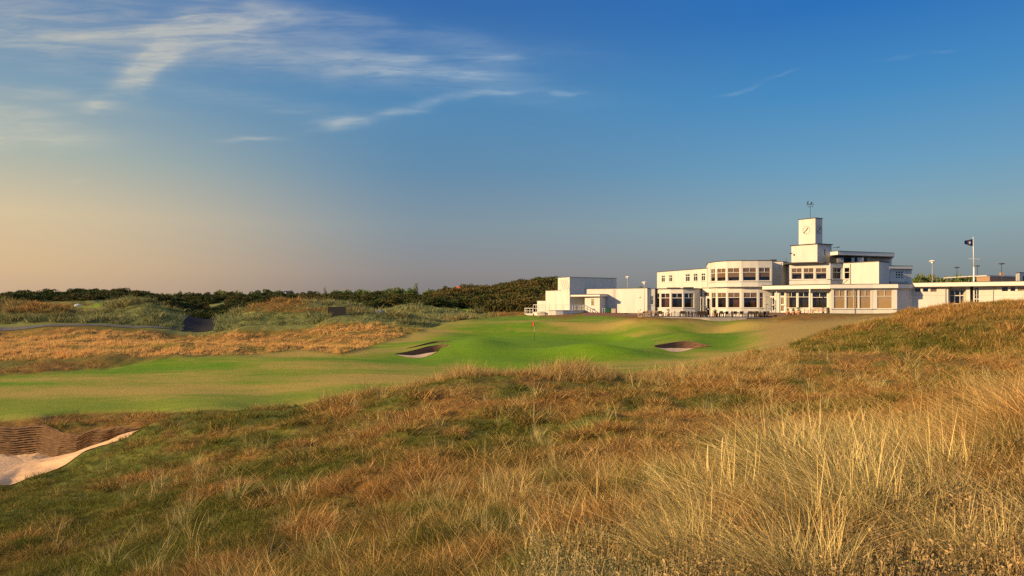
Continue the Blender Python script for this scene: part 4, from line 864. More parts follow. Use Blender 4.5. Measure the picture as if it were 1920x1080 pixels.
tag(fo, 'dark navy flag with a small pale emblem flying from the flagpole', 'flag')
em = MB(); ex, ez = x0-.62, z0-.62
for a, b_, w, h in ((0, .12, .14, .10), (0, 0, .24, .16), (0, -.14, .12, .14), (-.12, .02, .08, .12), (.13, .02, .08, .12)): em.box((ex+a, 107-.155, ez+b_), (w, .02, h))
eo = em.build('emblem', LAMPW); eo.parent = fo
# ------------------------------------------------------------------ pin on the green
gx_, gy_ = pd(1002, 80); g0 = gz(gx_, gy_); pin = empty('golf_pin', (gx_, gy_, g0)); tag(pin, 'black and white striped golf pin with a small drooping red flag on the green', 'golf pin'); HP = 2.25
q = MB(); [q.bar((0, 0, HP*.5+k*HP*.094), (0, 0, HP*.5+(k+.5)*HP*.094), .026) for k in range(5)]; q.build('white_bands', LAMPW, pin)
q = MB(); q.bar((0, 0, -.05), (0, 0, HP*.5), .024); [q.bar((0, 0, HP*.5+(k+.5)*HP*.094), (0, 0, HP*.5+(k+1)*HP*.094), .026) for k in range(5)]; q.build('stick', DARKM, pin)
V = []; Fq = []
for i in range(9):
    for j in range(7): f = i/8; g = j/6; V.append((-f*.20-.02+.03*math.sin(g*5), -.07*math.sin(f*5+g), HP-.02-g*.48-f*f*.10))
for i in range(8):
    for j in range(6): a = i*7+j; Fq.append((a, a+1, a+8, a+7))
me = bpy.data.meshes.new('pin_flag'); me.from_pydata(V, [], Fq); me.materials.append(mat('red_cloth', (.55, .045, .03), .8)); me.shade_smooth(); o = bpy.data.objects.new('pin_flag', me); C.objects.link(o); o.parent = pin
# ------------------------------------------------------------------ person leaning over a terrace table
def person(px, d, z, rz):
    J = {'pel': (0, 0, .93), 'wai': (.02, 0, 1.08), 'che': (.10, 0, 1.32), 'nec': (.17, 0, 1.47), 'hd1': (.21, 0, 1.56), 'hd2': (.25, 0, 1.68),
         'hl': (0, .10, .90), 'kl': (.04, .12, .49), 'al': (0, .12, .08), 'tl': (.15, .13, .04), 'hr': (0, -.10, .90), 'kr': (.02, -.11, .49), 'ar': (-.06, -.12, .08), 'tr': (.09, -.13, .04),
         'sl': (.11, .19, 1.38), 'el': (.20, .24, 1.12), 'wl': (.42, .18, 1.00), 'ml': (.50, .17, .97), 'sr': (.11, -.19, 1.38), 'er': (.18, -.24, 1.11), 'wr': (.40, -.18, .98), 'mr': (.48, -.16, .94)}
    rad = {'pel': .15, 'wai': .135, 'che': .155, 'nec': .06, 'hd1': .08, 'hd2': .095, 'hl': .10, 'kl': .06, 'al': .042, 'tl': .035, 'hr': .10, 'kr': .06, 'ar': .042, 'tr': .035, 'sl': .065, 'el': .045, 'wl': .03, 'ml': .03, 'sr': .065, 'er': .045, 'wr': .03, 'mr': .03}
    E = [('pel','wai'),('wai','che'),('che','nec'),('nec','hd1'),('hd1','hd2'),('pel','hl'),('hl','kl'),('kl','al'),('al','tl'),('pel','hr'),('hr','kr'),('kr','ar'),('ar','tr'),('che','sl'),('sl','el'),('el','wl'),('wl','ml'),('che','sr'),('sr','er'),('er','wr'),('wr','mr')]
    V = list(J.values()); K = {k: i for i, k in enumerate(J)}; Ed = [(K[a], K[b]) for a, b in E]; Rd = [rad[k] for k in J]
    for side in ('l', 'r'): # five fingers and a thumb root each
        w = Vector(J['m'+side]); s = 1 if side == 'l' else -1
        for i in range(5):
            a = len(V); off = Vector((.02, s*(-.03+.018*i) if i < 4 else s*-.045, 0)); ln = (.06, .075, .07, .055, .045)[i]
            V.append(tuple(w+off)); V.append(tuple(w+off+Vector((ln, 0, -.03)))); Rd += [.011, .008]; Ed += [(K['m'+side], a), (a, a+1)]
    me = bpy.data.meshes.new('body'); me.from_pydata(V, Ed, []); o = bpy.data.objects.new('body', me); C.objects.link(o)
    sk = o.modifiers.new('s', 'SKIN'); o.modifiers.new('ss', 'SUBSURF').levels = 2
    for i, r in enumerate(Rd): me.skin_vertices[0].data[i].radius = (r, r)
    me.skin_vertices[0].data[0].use_root = True
    dg = bpy.context.evaluated_depsgraph_get(); m2 = bpy.data.meshes.new_from_object(o.evaluated_get(dg)); bpy.data.objects.remove(o)
    m2.materials.clear(); [m2.materials.append(x) for x in (mat('dark_clothes', (.03, .03, .035), .9), mat('skin', (.42, .25, .17), .6))]
    for p in m2.polygons: c = p.center; p.material_index = 1 if (c.z > 1.50 or c.x > .42) else 0; p.use_smooth = True
    t = empty('person', (*pd(px, d), z), rz); b = bpy.data.objects.new('body', m2); C.objects.link(b); b.parent = t
    q = MB(); q.lathe((.23, 0, 1.60), [(.10, -.02), (.115, .06), (.10, .14), (.05, .18), (.01, .19)], 14); q.build('hair', mat('brown_hair', (.05, .03, .02), .8), t, True)
    q = MB(); q.lathe((.335, 0, 1.585), [(.012, -.02), (.018, 0), (.006, .03)], 6); [q.lathe((.33, s*.035, 1.635), [(.006, -.006), (.010, 0), (.006, .006)], 6) for s in (-1, 1)]; q.build('face', mat('skin', 0), t)
    tag(t, 'person in dark clothes leaning over a table on the terrace by the open garden door', 'person')
person(1326, 106.3, TZ, R(175))
# ------------------------------------------------------------------ things among the dunes on the left
def gb(px, d): x, y = pd(px, d); return (x, y, gz(x, y))
b_ = gb(636, 100.5); t = empty('notice_board', b_); tag(t, 'large black rectangular screen sunk into the grassy dune', 'screen')
zt = Zp(575.2, 100.5)-b_[2]; w = 33/F*100.5; q = MB(); q.box((-.35, 0, zt/2-.1), (w, .10, zt+.2)); q.build('panel', mat('black_board', (.006, .006, .007), .6), t)
q = MB(); x1 = (659-636)/F*100.5; q.bar((x1, 0, -.3), (x1, 0, zt), .05); q.bar((w/2-.35, 0, zt), (x1, 0, zt), .05); q.bar((w/2-.35, 0, zt*.2), (x1, 0, zt*.2), .03); q.build('frame', DARKM, t)
def dome(px, py, d, rx, rz_, m_, lab, name, cat):
    z = Zp(py, d); t = empty(name, (*pd(px, d), z)); q = MB(); k = 16
    q.lathe((0, 0, 0), [(rx, -rz_), (rx*.98, 0), (rx*.85, rz_*.45), (rx*.55, rz_*.85), (rx*.2, rz_)], k); q.build('cover', m_, t, True); q = MB(); q.box((0, -rx*.99, -.1), (.5, .06, rz_*.9)); q.build('flap', METAL, t); tag(t, lab, cat)
dome(146, 576.5, 140, .85, .75, mat('white_canvas', (.5, .49, .47), .8), 'small white domed tent showing above the left dune', 'dome_tent', 'tent')
dome(712, 588, 105, 1.0, .55, mat('blue_tarp', (.14, .16, .20), .8), 'grey blue covered mound right of the black screen', 'covered_mound', 'cover')
def house(px, d, zb, w, dp, hw, hr, wm, rm, rz, lab):
    t = empty('house', (*pd(px, d), zb), rz); tag(t, lab, 'house'); q = MB(); q.box((0, 0, hw/2), (w, dp, hw)); n = len(q.v)
    q.v += [(-w/2, -dp/2, hw), (w/2, -dp/2, hw), (0, -dp/2, hw+hr), (-w/2, dp/2, hw), (w/2, dp/2, hw), (0, dp/2, hw+hr)]; q.f += [(n, n+1, n+2), (n+3, n+5, n+4)]; q.build('wall', wm, t)
    q = MB()
    for s in (-1, 1): a = [(s*(w/2+.3), -dp/2-.3, hw-.25), (0, -dp/2-.3, hw+hr+.08), (0, dp/2+.3, hw+hr+.08), (s*(w/2+.3), dp/2+.3, hw-.25)]; q.quad(*a); q.quad(*[(p[0], p[1], p[2]+.14) for p in a]); q.quad(a[0], a[1], (a[1][0], a[1][1], a[1][2]+.14), (a[0][0], a[0][1], a[0][2]+.14))
    r_ = q.build('roof', rm, t); q = MB(); q.box((w*.28, 0, hw+hr*.75), (.7, .7, 1.6)); c = q.build('chimney', BRICK, None); c.parent = r_
    for s in (-1, 1): q = MB(); q.box((s*w*.22, -dp/2-.03, hw*.55), (1.0, .08, 1.1)); f = q.build('window', TRIM, t); q = MB(); q.box((s*w*.22, -dp/2-.08, hw*.55), (.8, .05, .9)); g = q.build('pane', ROOM, None); g.parent = f
WHT = mat('house_white', (.75, .73, .72), .8); TILE = mat('grey_tile', (.10, .11, .12), .9, scale=5); RED = mat('red_tile', (.30, .07, .04), .9, scale=5)
house(541, 246, -.5, 3.4, 5, 2.9, 1.7, WHT, TILE, R(-12), 'white gabled house half hidden between dark trees on the skyline'); house(582, 243, -2.0, 5.2, 7, 2.9, 3.2, mat('house_grey', (.17, .18, .17), .9), TILE, R(8), 'grey gabled house with a steep roof among the trees behind the dune')
house(862, 300, -1, 8, 7, 5.2, 3.0, WHT, RED, R(30), 'white house with a red tiled roof showing above the scrub hill')
t = empty('shed', (*pd(226, 205), -2)); tag(t, 'low shed with a pale roof beyond the left dune', 'shed'); q = MB(); q.box((0, 0, 1.0), (6.8, 4, 2.0)); q.build('wall', WHT, t); q = MB(); q.prism([(-3.6, -2.3), (3.6, -2.3), (3.6, 2.3), (-3.6, 2.3)], 2.0, 2.25); q.build('roof', mat('pale_roof', (.55, .58, .62), .5), t); t.location.z = Zp(566.5, 205)-2.2
b_ = gb(391, 176); t = empty('marker_post', b_); tag(t, 'small white marker post on the scrub beyond the asphalt road', 'post'); q = MB(); q.bar((0, 0, -.2), (0, 0, 1.7), .16, k=8); q.build('post', LAMPW, t); q = MB(); q.bar((0, 0, 1.7), (0, 0, 1.85), .2, k=8); q.build('cap', LAMPW, t)
# ------------------------------------------------------------------ grass
rng = np.random.default_rng(11)
def grass_mat(name, cols, transl=.28):
    M = bpy.data.materials.new(name); M.use_nodes = True; nt = M.node_tree; N = nt.nodes; L = nt.links; N.clear()
    out = N.new('ShaderNodeOutputMaterial'); d = N.new('ShaderNodeBsdfDiffuse'); t = N.new('ShaderNodeBsdfTranslucent'); mx = N.new('ShaderNodeMixShader'); mx.inputs[0].default_value = transl
    L.new(d.outputs[0], mx.inputs[1]); L.new(t.outputs[0], mx.inputs[2]); L.new(mx.outputs[0], out.inputs[0])
    def attr(n, ty):
        a = N.new('ShaderNodeAttribute'); a.attribute_name = n; a.attribute_type = ty; return a.outputs['Fac']
    ti = attr('tint', 'INSTANCER'); ma = attr('mar', 'INSTANCER'); r = attr('r', 'GEOMETRY')
    def mix(f, a, b):
        n = N.new('ShaderNodeMix'); n.data_type = 'RGBA'; L.new(f, n.inputs[0])
        for i, c in ((6, a), (7, b)):
            if isinstance(c, tuple): n.inputs[i].default_value = (*c, 1)
            else: L.new(c, n.inputs[i])
        return n.outputs[2]
    g = mix(r, *cols[0]); s = mix(r, *cols[1]); m_ = mix(r, *cols[2]); am = N.new('ShaderNodeMath'); am.operation = 'MULTIPLY_ADD'; am.use_clamp = True
    L.new(r, am.inputs[0]); am.inputs[1].default_value = .6; sb_ = N.new('ShaderNodeMath'); sb_.operation = 'SUBTRACT'; L.new(ti, sb_.inputs[0]); sb_.inputs[1].default_value = .25; L.new(sb_.outputs[0], am.inputs[2])
    c = mix(ma, mix(am.outputs[0], g, s), m_); L.new(c, d.inputs[0]); L.new(c, t.inputs[0]); return M
GR = grass_mat('grass_blades', [((.034, .055, .008), (.21, .22, .045)), ((.15, .072, .02), (.70, .43, .16)), ((.08, .095, .025), (.86, .68, .30))])
FARM = grass_mat('marram_far', [((.04, .06, .02), (.16, .18, .06)), ((.15, .07, .02), (.60, .36, .13)), ((.06, .09, .038), (.38, .41, .19))])
GOLD = grass_mat('golden_blades', [((.10, .12, .02), (.30, .30, .06)), ((.42, .22, .06), (.95, .60, .24)), ((.10, .13, .05), (.40, .42, .20))])
def clump(name, n, rad, h, hv, w, lean, curl, wind=(-.25, .05), seg=3, m_=None, flat=0.0, hi=.28):
    m_ = m_ or GR; k = seg+1; a = rng.uniform(0, 2*np.pi, n); rr = rad*np.sqrt(rng.uniform(0, 1, n)); bx, by = rr*np.cos(a), rr*np.sin(a)
    hh = h*(1+hv*rng.normal(0, 1, n)).clip(.35, 1.7); az = a+rng.normal(0, .9, n); ln = np.abs(rng.normal(lean, lean*.5, n)); cu = np.abs(rng.normal(curl, curl*.6, n)); fa = rng.uniform(0, np.pi, n)
    V = np.zeros((n, k, 2, 3)); x, y, z = bx.copy(), by.copy(), np.full(n, -.03); th = ln.copy(); ds = hh/seg
    for i in range(k):
        ww = w*(1-(i/seg)**1.5*.92)*(.7+.6*((a*7) % 1)); dx, dy = np.cos(fa)*ww/2, np.sin(fa)*ww/2
        V[:, i, 0] = np.stack([x-dx, y-dy, z], 1); V[:, i, 1] = np.stack([x+dx, y+dy, z], 1)
        x = x+ds*(np.sin(th)*np.cos(az)+wind[0]*(i+1)/seg); y = y+ds*(np.sin(th)*np.sin(az)+wind[1]*(i+1)/seg); z = z+ds*np.cos(th)*(1-flat); th = th+cu
    b = (np.arange(n)*k*2)[:, None]+(np.arange(seg)*2)[None]; q = np.stack([b, b+1, b+3, b+2], -1).reshape(-1)
    r = np.repeat(np.where(rng.uniform(0, 1, n) < hi, rng.uniform(.6, 1, n), rng.uniform(0, .4, n)), k*2)
    return mesh_np(name, V.reshape(-1, 3), q, 4, m_, False, {'r': ('FLOAT', r)}, link=False)
def pool(name, objs):
    c = bpy.data.collections.new(name)
    for i, o in enumerate(objs): o.name = '%s_%02d' % (name, i); c.objects.link(o)
    return c, len(objs)
def scatter(name, P, rot, scl, tint, mar, pl, label, cat):
    """points carrying clumps of one pool; one countless mass"""
    col, nv = pl; n = len(P); me = bpy.data.meshes.new(name); me.vertices.add(n); me.vertices.foreach_set('co', np.asarray(P, np.float32).ravel())
    for an, ty, dat, f in (('rot', 'FLOAT_VECTOR', rot, 'vector'), ('scl', 'FLOAT_VECTOR', scl, 'vector'), ('tint', 'FLOAT', tint, 'value'), ('mar', 'FLOAT', mar, 'value'), ('vi', 'INT', rng.integers(0, nv, n), 'value')):
        a = me.attributes.new(an, ty, 'POINT'); a.data.foreach_set(f, np.asarray(dat, np.int32 if ty == 'INT' else np.float32).ravel())
    o = bpy.data.objects.new(name, me); C.objects.link(o)
    ng = bpy.data.node_groups.new(name, 'GeometryNodeTree'); ng.interface.new_socket('Geometry', in_out='INPUT', socket_type='NodeSocketGeometry'); ng.interface.new_socket('Geometry', in_out='OUTPUT', socket_type='NodeSocketGeometry')
    N, L = ng.nodes, ng.links; gi, go = N.new('NodeGroupInput'), N.new('NodeGroupOutput'); ip = N.new('GeometryNodeInstanceOnPoints'); ci = N.new('GeometryNodeCollectionInfo')
    ci.inputs['Collection'].default_value = col; ci.inputs['Separate Children'].default_value = True; ci.inputs['Reset Children'].default_value = True
    def na(nm, ty): a = N.new('GeometryNodeInputNamedAttribute'); a.data_type = ty; a.inputs['Name'].default_value = nm; return a.outputs[0]
    m2p = N.new('GeometryNodeMeshToPoints'); L.new(gi.outputs[0], m2p.inputs['Mesh']); L.new(m2p.outputs[0], ip.inputs['Points']); L.new(ci.outputs[0], ip.inputs['Instance']); ip.inputs['Pick Instance'].default_value = True
    L.new(na('vi', 'INT'), ip.inputs['Instance Index']); er = N.new('FunctionNodeEulerToRotation'); L.new(na('rot', 'FLOAT_VECTOR'), er.inputs[0]); L.new(er.outputs[0], ip.inputs['Rotation']); L.new(na('scl', 'FLOAT_VECTOR'), ip.inputs['Scale'])
    L.new(ip.outputs[0], go.inputs[0]); mo = o.modifiers.new('scatter', 'NODES'); mo.node_group = ng; tag(o, label, cat, kind='stuff'); return o
def sample(n, pxr, dr, inv=True):
    px = rng.uniform(*pxr, n); d = 1/rng.uniform(1/dr[1], 1/dr[0], n) if inv else rng.uniform(*dr, n)
    x = (px-960)/F*d; z = height(x, d); py = HZ-F*z/d; return px, py, d, x, z
def bunk_ok(x, y, m_=.13):
    ok = np.ones(len(x), bool)
    for r in RINGS: sd, _, _ = ring_sdf(x, y, r); ok &= sd > m_
    return ok
def mass(name, n, pxr, dr, pl, hfun, label, cat, keep=None, inv=True, wmul=None, tintf=None, marf=None, yaw=True, mow=.35, tus=None):
    px, py, d, x, z = sample(n, pxr, dr, inv); ok = (mown_w(px, py, d) < mow) & bunk_ok(x, d) & ~((px > 985) & (d > 98))
    if keep is not None: ok &= keep(px, py, d, x)
    px, py, d, x, z = px[ok], py[ok], d[ok], x[ok], z[ok]; t, mr = rough_tone(px, py, d, x, d)
    if tintf: t = tintf(px, py, d, x, t)
    mr = marf(px, py, d, x, mr) if marf else mr
    m_ = len(px); s = hfun(px, py, d, x)*rng.uniform(.7, 1.3, m_); sw = s if wmul is None else wmul(px, py, d, s)
    if tus:
        f1, cid = worley(x/tus, d/tus, 7); f1b, cidb = worley(x/tus/2.7+3, d/tus/2.7, 17); g = np.exp(-(f1/.42)**2); q_ = (g > rng.uniform(0, .75, m_)) if pl is P_MARR else np.ones(m_, bool); s = s*(.42+.95*g*(.5+cid))*(.75+.5*cidb); sw = s*(1.5 if wmul is None else 1.25) if wmul is None else sw*(.6+.6*g); t = t+(cid-.5)*.55+(cidb-.5)*.4+.15*(g-.5)
    if tus and pl is P_MARR: px, py, d, x, z, s, sw, t, mr = [a[q_] for a in (px, py, d, x, z, s, sw, t, mr)]; m_ = len(px)
    if pl is P_MARR: s = np.minimum(s, .92+.12*rng.uniform(0, 1, m_)); sw = np.minimum(sw, 1.5)
    rot = np.stack([rng.normal(0, .12, m_), rng.normal(0, .12, m_), rng.uniform(0, 6.283, m_) if yaw else rng.normal(0, .5, m_)], 1)
    return scatter(name, np.stack([x, d, z], 1), rot, np.stack([sw, sw, s], 1), np.clip(t+rng.normal(0, .12, m_), 0, 1), mr, pl, label, cat)
# pools (unit: real metres at scale 1)
P_TURF = pool('turf_tuft', [clump('c', 70, .17, .13, .35, .006, .75, .25, (-.35, .0)) for _ in range(4)])
P_FESC = pool('fescue_tuft', [clump('c', 70, .15, .26, .40, .006, .45, .22, (-.4, .05)) for _ in range(5)])
P_FESL = pool('fescue_far', [clump('c', 30, .20, .28, .35, .014, .5, .25, (-.4, 0), 2) for _ in range(4)])
P_MARR = pool('marram_tuft', [clump('c', 44, .15, .66, .30, .0062, .26, .13, (-.38, .0), 5, hi=.4) for _ in range(5)])
P_FAR = pool('far_tuft', [clump('c', 26, .45, .62, .35, .045, .38, .22, (-.25, 0), 2) for _ in range(4)])
P_DUNE = pool('dune_tuft', [clump('c', 26, .45, .62, .35, .045, .38, .22, (-.25, 0), 2, FARM) for _ in range(4)])
P_GOLD = pool('gold_tuft', [clump('c', 26, .45, .62, .35, .045, .38, .22, (-.25, 0), 2, GOLD, hi=.55) for _ in range(4)])
# near dune
lowgreen = lambda px, py: np.exp(-((px-200)/330)**2-((py-980)/110)**2)
mass('dune_grass', 30000, (-120, 2060), (4.6, 15), P_FESC, lambda px, py, d, x: (.46+.34*fbm(x/1.1, d/1.1, 91, 3)+.12*sstep(px, 700, 1300))*(1-.45*lowgreen(px, py)), 'dry tawny and green fescue covering the near dune', 'grass', tus=.55)
mass('dune_grass', 46000, (-150, 2100), (13, 56), P_FESL, lambda px, py, d, x: (.38+.34*fbm(x/1.6, d/1.6, 93, 3)+.006*d)*(1-.4*lowgreen(px, py)), 'wind-combed rust and straw fescue over the middle of the near dune', 'grass', tus=.9)
mass('short_turf', 16000, (-120, 1000), (7, 27), P_TURF, lambda px, py, d, x: .8+.2*fbm(x, d, 95, 2), 'short green turf on the lower left of the near dune', 'grass', keep=lambda px, py, d, x: lowgreen(px, py)+rng.uniform(-.2, .3, len(px)) > .25, tintf=lambda px, py, d, x, t: t*.35)
# tall marram on the near ridge at the right
def ridge(px, py, d, x): return (px > 930+rng.uniform(0, 350, len(px))-(py-1000)*.0) & (py > 1120-(px-900)*.46+rng.normal(0, 40, len(px)))
mass('marram_grass', 6200, (930, 2060), (3.6, 11.5), P_MARR, lambda px, py, d, x: (.60+.2*fbm(x*.9, d*.9, 97, 2))*(.55+.45*sstep(d, 3.6, 6)), 'tall wispy marram leaning left on the ridge in the right foreground', 'grass', keep=ridge, yaw=False, tus=.75,
     marf=lambda px, py, d, x, m_: np.clip(.85-.45*sstep(px, 1350, 1900)*sstep(py, 950, 850)+rng.normal(0, .25, len(px)), 0, 1), tintf=lambda px, py, d, x, t: .8+0*t)
mass('marram_tufts', 900, (100, 2000), (7, 48), P_MARR, lambda px, py, d, x: .42+.012*d, 'scattered pale marram tufts on the near dune', 'grass', keep=lambda px, py, d, x: (rng.uniform(0, 1, len(px)) < .35+.5*sstep(px, 700, 1100)), wmul=lambda px, py, d, s: s*(1+.03*d), marf=lambda px, py, d, x, m_: rng.uniform(.5, 1, len(px)))
mass('crest_fringe', 2600, (600, 1500), (27, 46), P_MARR, lambda px, py, d, x: .45+.75*np.exp(-((px-1065)/45)**2)+.45*np.exp(-((px-870)/40)**2), 'thin straw stems along the crest of the near dune', 'grass', keep=lambda px, py, d, x: py < 700+np.abs(px-1000)*.12+12, wmul=lambda px, py, d, s: s*1.6, tintf=lambda px, py, d, x, t: .85+0*t, marf=lambda px, py, d, x, m_: .35+0*px, mow=.75)
# right dune, left rough, left dunes
mass('right_dune_grass', 17000, (1380, 2080), (44, 66), P_FAR, lambda px, py, d, x: .42+.25*fbm(x/3, d/3, 101, 3), 'orange brown dune grass on the mound hiding the right wing', 'grass', tus=1.5, inv=False, wmul=lambda px, py, d, s: s*.8, keep=lambda px, py, d, x: (px > 1475+rng.uniform(-20, 20, len(px))) | (py > 660))
mass('golden_rough', 21000, (-120, 800), (58, 98), P_GOLD, lambda px, py, d, x: .38+.12*fbm(x/4, d/3, 103, 2), 'golden strip of dry rough between the fairway and the left dunes', 'grass', tus=2.0, inv=False, wmul=lambda px, py, d, s: s*.8, keep=lambda px, py, d, x: ~((px < 350) & (d > 93.6) & (d < 97.6)), mow=.45)
mass('left_dune_grass', 24000, (-150, 990), (97.5, 142), P_DUNE, lambda px, py, d, x: .62+.3*fbm(x/4, d/4, 105, 3), 'grey green marram covering the dunes on the left', 'grass', tus=2.2, inv=False, keep=lambda px, py, d, x: ~((px > 343) & (px < 405)) & ~((px > 612) & (px < 664) & (d < 102)) & ~((d > 93.6) & (d < 97.6) & (px < 350)) & ~((d > 107) & (d < 123) & (px > 130) & (px < 195)))
# low herbs with small grey leaves in the bottom right corner
def herb(n=26):
    V = []; q = []; r = []
    for i in range(n):
        a = rng.uniform(0, 6.28); rr = .14*math.sqrt(rng.uniform()); b = np.array([rr*math.cos(a), rr*math.sin(a), -.02]); t = np.array([rng.normal(0, .22), rng.normal(0, .22), 1]); t /= np.linalg.norm(t); h = rng.uniform(.12, .34)
        k = len(V); V += [b-[.002, 0, 0], b+[.002, 0, 0], b+t*h+[.001, 0, 0], b+t*h-[.001, 0, 0]]; q += [k, k+1, k+2, k+3]; r += [.9]*4
        for j in range(int(h*44)):
            p = b+t*h*(.25+.75*rng.uniform()); v = rng.normal(0, 1, 3); v[2] = abs(v[2]); v /= np.linalg.norm(v); w = np.cross(v, rng.normal(0, 1, 3)); w /= np.linalg.norm(w)
            l_, ww = rng.uniform(.012, .028), rng.uniform(.003, .006); k = len(V); V += [p, p+v*l_*.5-w*ww, p+v*l_, p+v*l_*.5+w*ww]; q += [k, k+1, k+2, k+3]; r += [rng.uniform()]*4
    return mesh_np('h', np.array(V), q, 4, HERB, False, {'r': ('FLOAT', np.array(r))}, link=False)
HERB = grass_mat('herb_leaves', [((.06, .085, .03), (.30, .29, .14)), ((.12, .08, .03), (.46, .32, .15)), ((.07, .09, .04), (.36, .33, .18))], .2)
P_HERB = pool('herb', [herb() for _ in range(4)])
mass('low_herbs', 1500, (1000, 2080), (3.5, 6.5), P_HERB, lambda px, py, d, x: .9+0*px, 'low grey green herbs and russet stems in the bottom right corner', 'herbs', keep=lambda px, py, d, x: py > 925+(2000-px)*.13+rng.normal(0, 35, len(px)))
# a few plants one can tell apart
HEAD = mat('ragwort_head', (.50, .22, .03), .9, col2=(.12, .06, .03), scale=40); STEM = mat('russet_stem', (.30, .12, .04), .8)
def ragwort(px, py_head, d, lab, n, yel):
    x = X(px, d); z0 = gz(x, d); H = Zp(py_head, d)-z0; t = empty('ragwort_plant', (x, d, z0)); rr = random.Random(int(px)); tag(t, lab, 'wildflower'); s = MB(); h_ = MB(); s.bar((0, 0, 0), (.02, 0, H*.72), .005, .004, 5)
    for i in range(n):
        a = rr.uniform(0, 6.28); r = .15*math.sqrt(rr.random())*(d/5.5); p = Vector((.02+r*math.cos(a), r*math.sin(a)*.6, H+rr.uniform(-.05, .03)*d/5)); s.bar((.02, 0, H*(.55+.2*rr.random())), p, .0028, .0015, 4); h_.lathe(p, [(.004, -.008), (.011, 0), (.012, .006), (.006, .012)], 7)
    s.build('stem', STEM, t); h_.build('flower_heads', HEAD, t, True)
ragwort(1686, 886, 5.6, 'wiry plant with a sparse umbel of dark brown seed heads among the tall grass', 20, 0); ragwort(1770, 943, 4.9, 'plant with pale tan seed heads right of the centre of the tall grass', 26, 1)
o_ = HEAD; HEAD = mat('ragwort_yellow', (.72, .32, .015), .9, col2=(.40, .14, .01), scale=40); ragwort(1860, 1030, 4.3, 'orange yellow flower cluster in the bottom right corner', 38, 2); ragwort(1838, 1058, 4.1, 'low rusty orange flower cluster just below the brighter one at bottom right', 24, 2); HEAD = o_
for px, pt_, pb_, d, lab in ((1322, 832, 905, 7.2, 'left one of two upright marram seed spikes above the ridge grass'), (1349.5, 820, 890, 7.3, 'right and taller of two upright marram seed spikes above the ridge grass')):
    x = X(px, d); z0 = gz(x+.05, d); t = empty('seed_spike', (x+.05, d, z0)); tag(t, lab, 'grass spike'); q = MB(); zt, zb = Zp(pt_, d)-z0, Zp(pb_, d)-z0; q.bar((.05, 0, 0), (0, 0, zb), .0035, .003, 5); q.build('stem', STEM, t)
    q = MB(); q.lathe((-.02, 0, zb), [(.003, 0), (.012, .04), (.015, (zt-zb)*.5), (.009, (zt-zb)*.85), (.002, zt-zb)], 8); q.build('spike', mat('straw', (.62, .46, .22), .9), t, True)
# ------------------------------------------------------------------ trees and scrub
def leaf_mat(name, c1, c2, c3):
    M = bpy.data.materials.new(name); M.use_nodes = True; nt = M.node_tree; N = nt.nodes; L = nt.links; b = N['Principled BSDF']; b.inputs['Roughness'].default_value = .8; b.inputs['Specular IOR Level'].default_value = .15
    r = N.new('ShaderNodeAttribute'); r.attribute_name = 'r'; t = N.new('ShaderNodeAttribute'); t.attribute_name = 'tint'; t.attribute_type = 'INSTANCER'; oi = N.new('ShaderNodeObjectInfo')
    ad = N.new('ShaderNodeMath'); ad.operation = 'MULTIPLY_ADD'; L.new(oi.outputs['Random'], ad.inputs[0]); ad.inputs[1].default_value = .6; L.new(t.outputs['Fac'], ad.inputs[2]); ad.use_clamp = True
    m1 = N.new('ShaderNodeMix'); m1.data_type = 'RGBA'; L.new(r.outputs['Fac'], m1.inputs[0]); m1.inputs[6].default_value = (*c1, 1); m1.inputs[7].default_value = (*c2, 1)
    m2 = N.new('ShaderNodeMix'); m2.data_type = 'RGBA'; L.new(ad.outputs[0], m2.inputs[0]); L.new(m1.outputs[2], m2.inputs[6]); m2.inputs[7].default_value = (*c3, 1); L.new(m2.outputs[2], b.inputs['Base Color']); return M
LEAF = leaf_mat('tree_leaves', (.030, .065, .016), (.11, .17, .040), (.17, .15, .05)); SCR = leaf_mat('scrub_leaves', (.018, .032, .007), (.055, .070, .016), (.11, .075, .022)); BARK = mat('bark', (.06, .045, .035), .95, scale=4)
def foliage(blobs, n, ls, m_, name='crown', link=True, spiky=0.0):
    """leaf sprays through the volume of lobes; blobs: (x,y,z,rx,rz)"""
    B = np.array(blobs); wts = B[:, 3]**2*B[:, 4]; bi = rng.choice(len(B), n, p=wts/wts.sum()); v = rng.normal(0, 1, (n, 3)); v /= np.linalg.norm(v, axis=1)[:, None]; rad = rng.uniform(.45, 1, n)**.5*(1+.10*rng.normal(0, 1, n))
    c = B[bi, :3]+v*rad[:, None]*np.stack([B[bi, 3], B[bi, 3], B[bi, 4]], 1)
    d = v+rng.normal(0, .7, (n, 3))+np.array([0, 0, .25+spiky]); d /= np.linalg.norm(d, axis=1)[:, None]; w = np.cross(d, rng.normal(0, 1, (n, 3))); w /= np.linalg.norm(w, axis=1)[:, None]; l_ = ls*rng.uniform(.5, 1.4, n)[:, None]; ww = l_*(.42-.25*spiky)
    V = np.stack([c-d*l_*.5, c-w*ww, c+d*l_*.6, c+w*ww], 1).reshape(-1, 3); r = np.clip(rng.uniform(0, 1, len(B))[bi]*.7+rng.uniform(0, .4, n), 0, 1)
    return mesh_np(name, V, np.arange(n*4), 4, m_, False, {'r': ('FLOAT', np.repeat(r, 4))}, link=link)
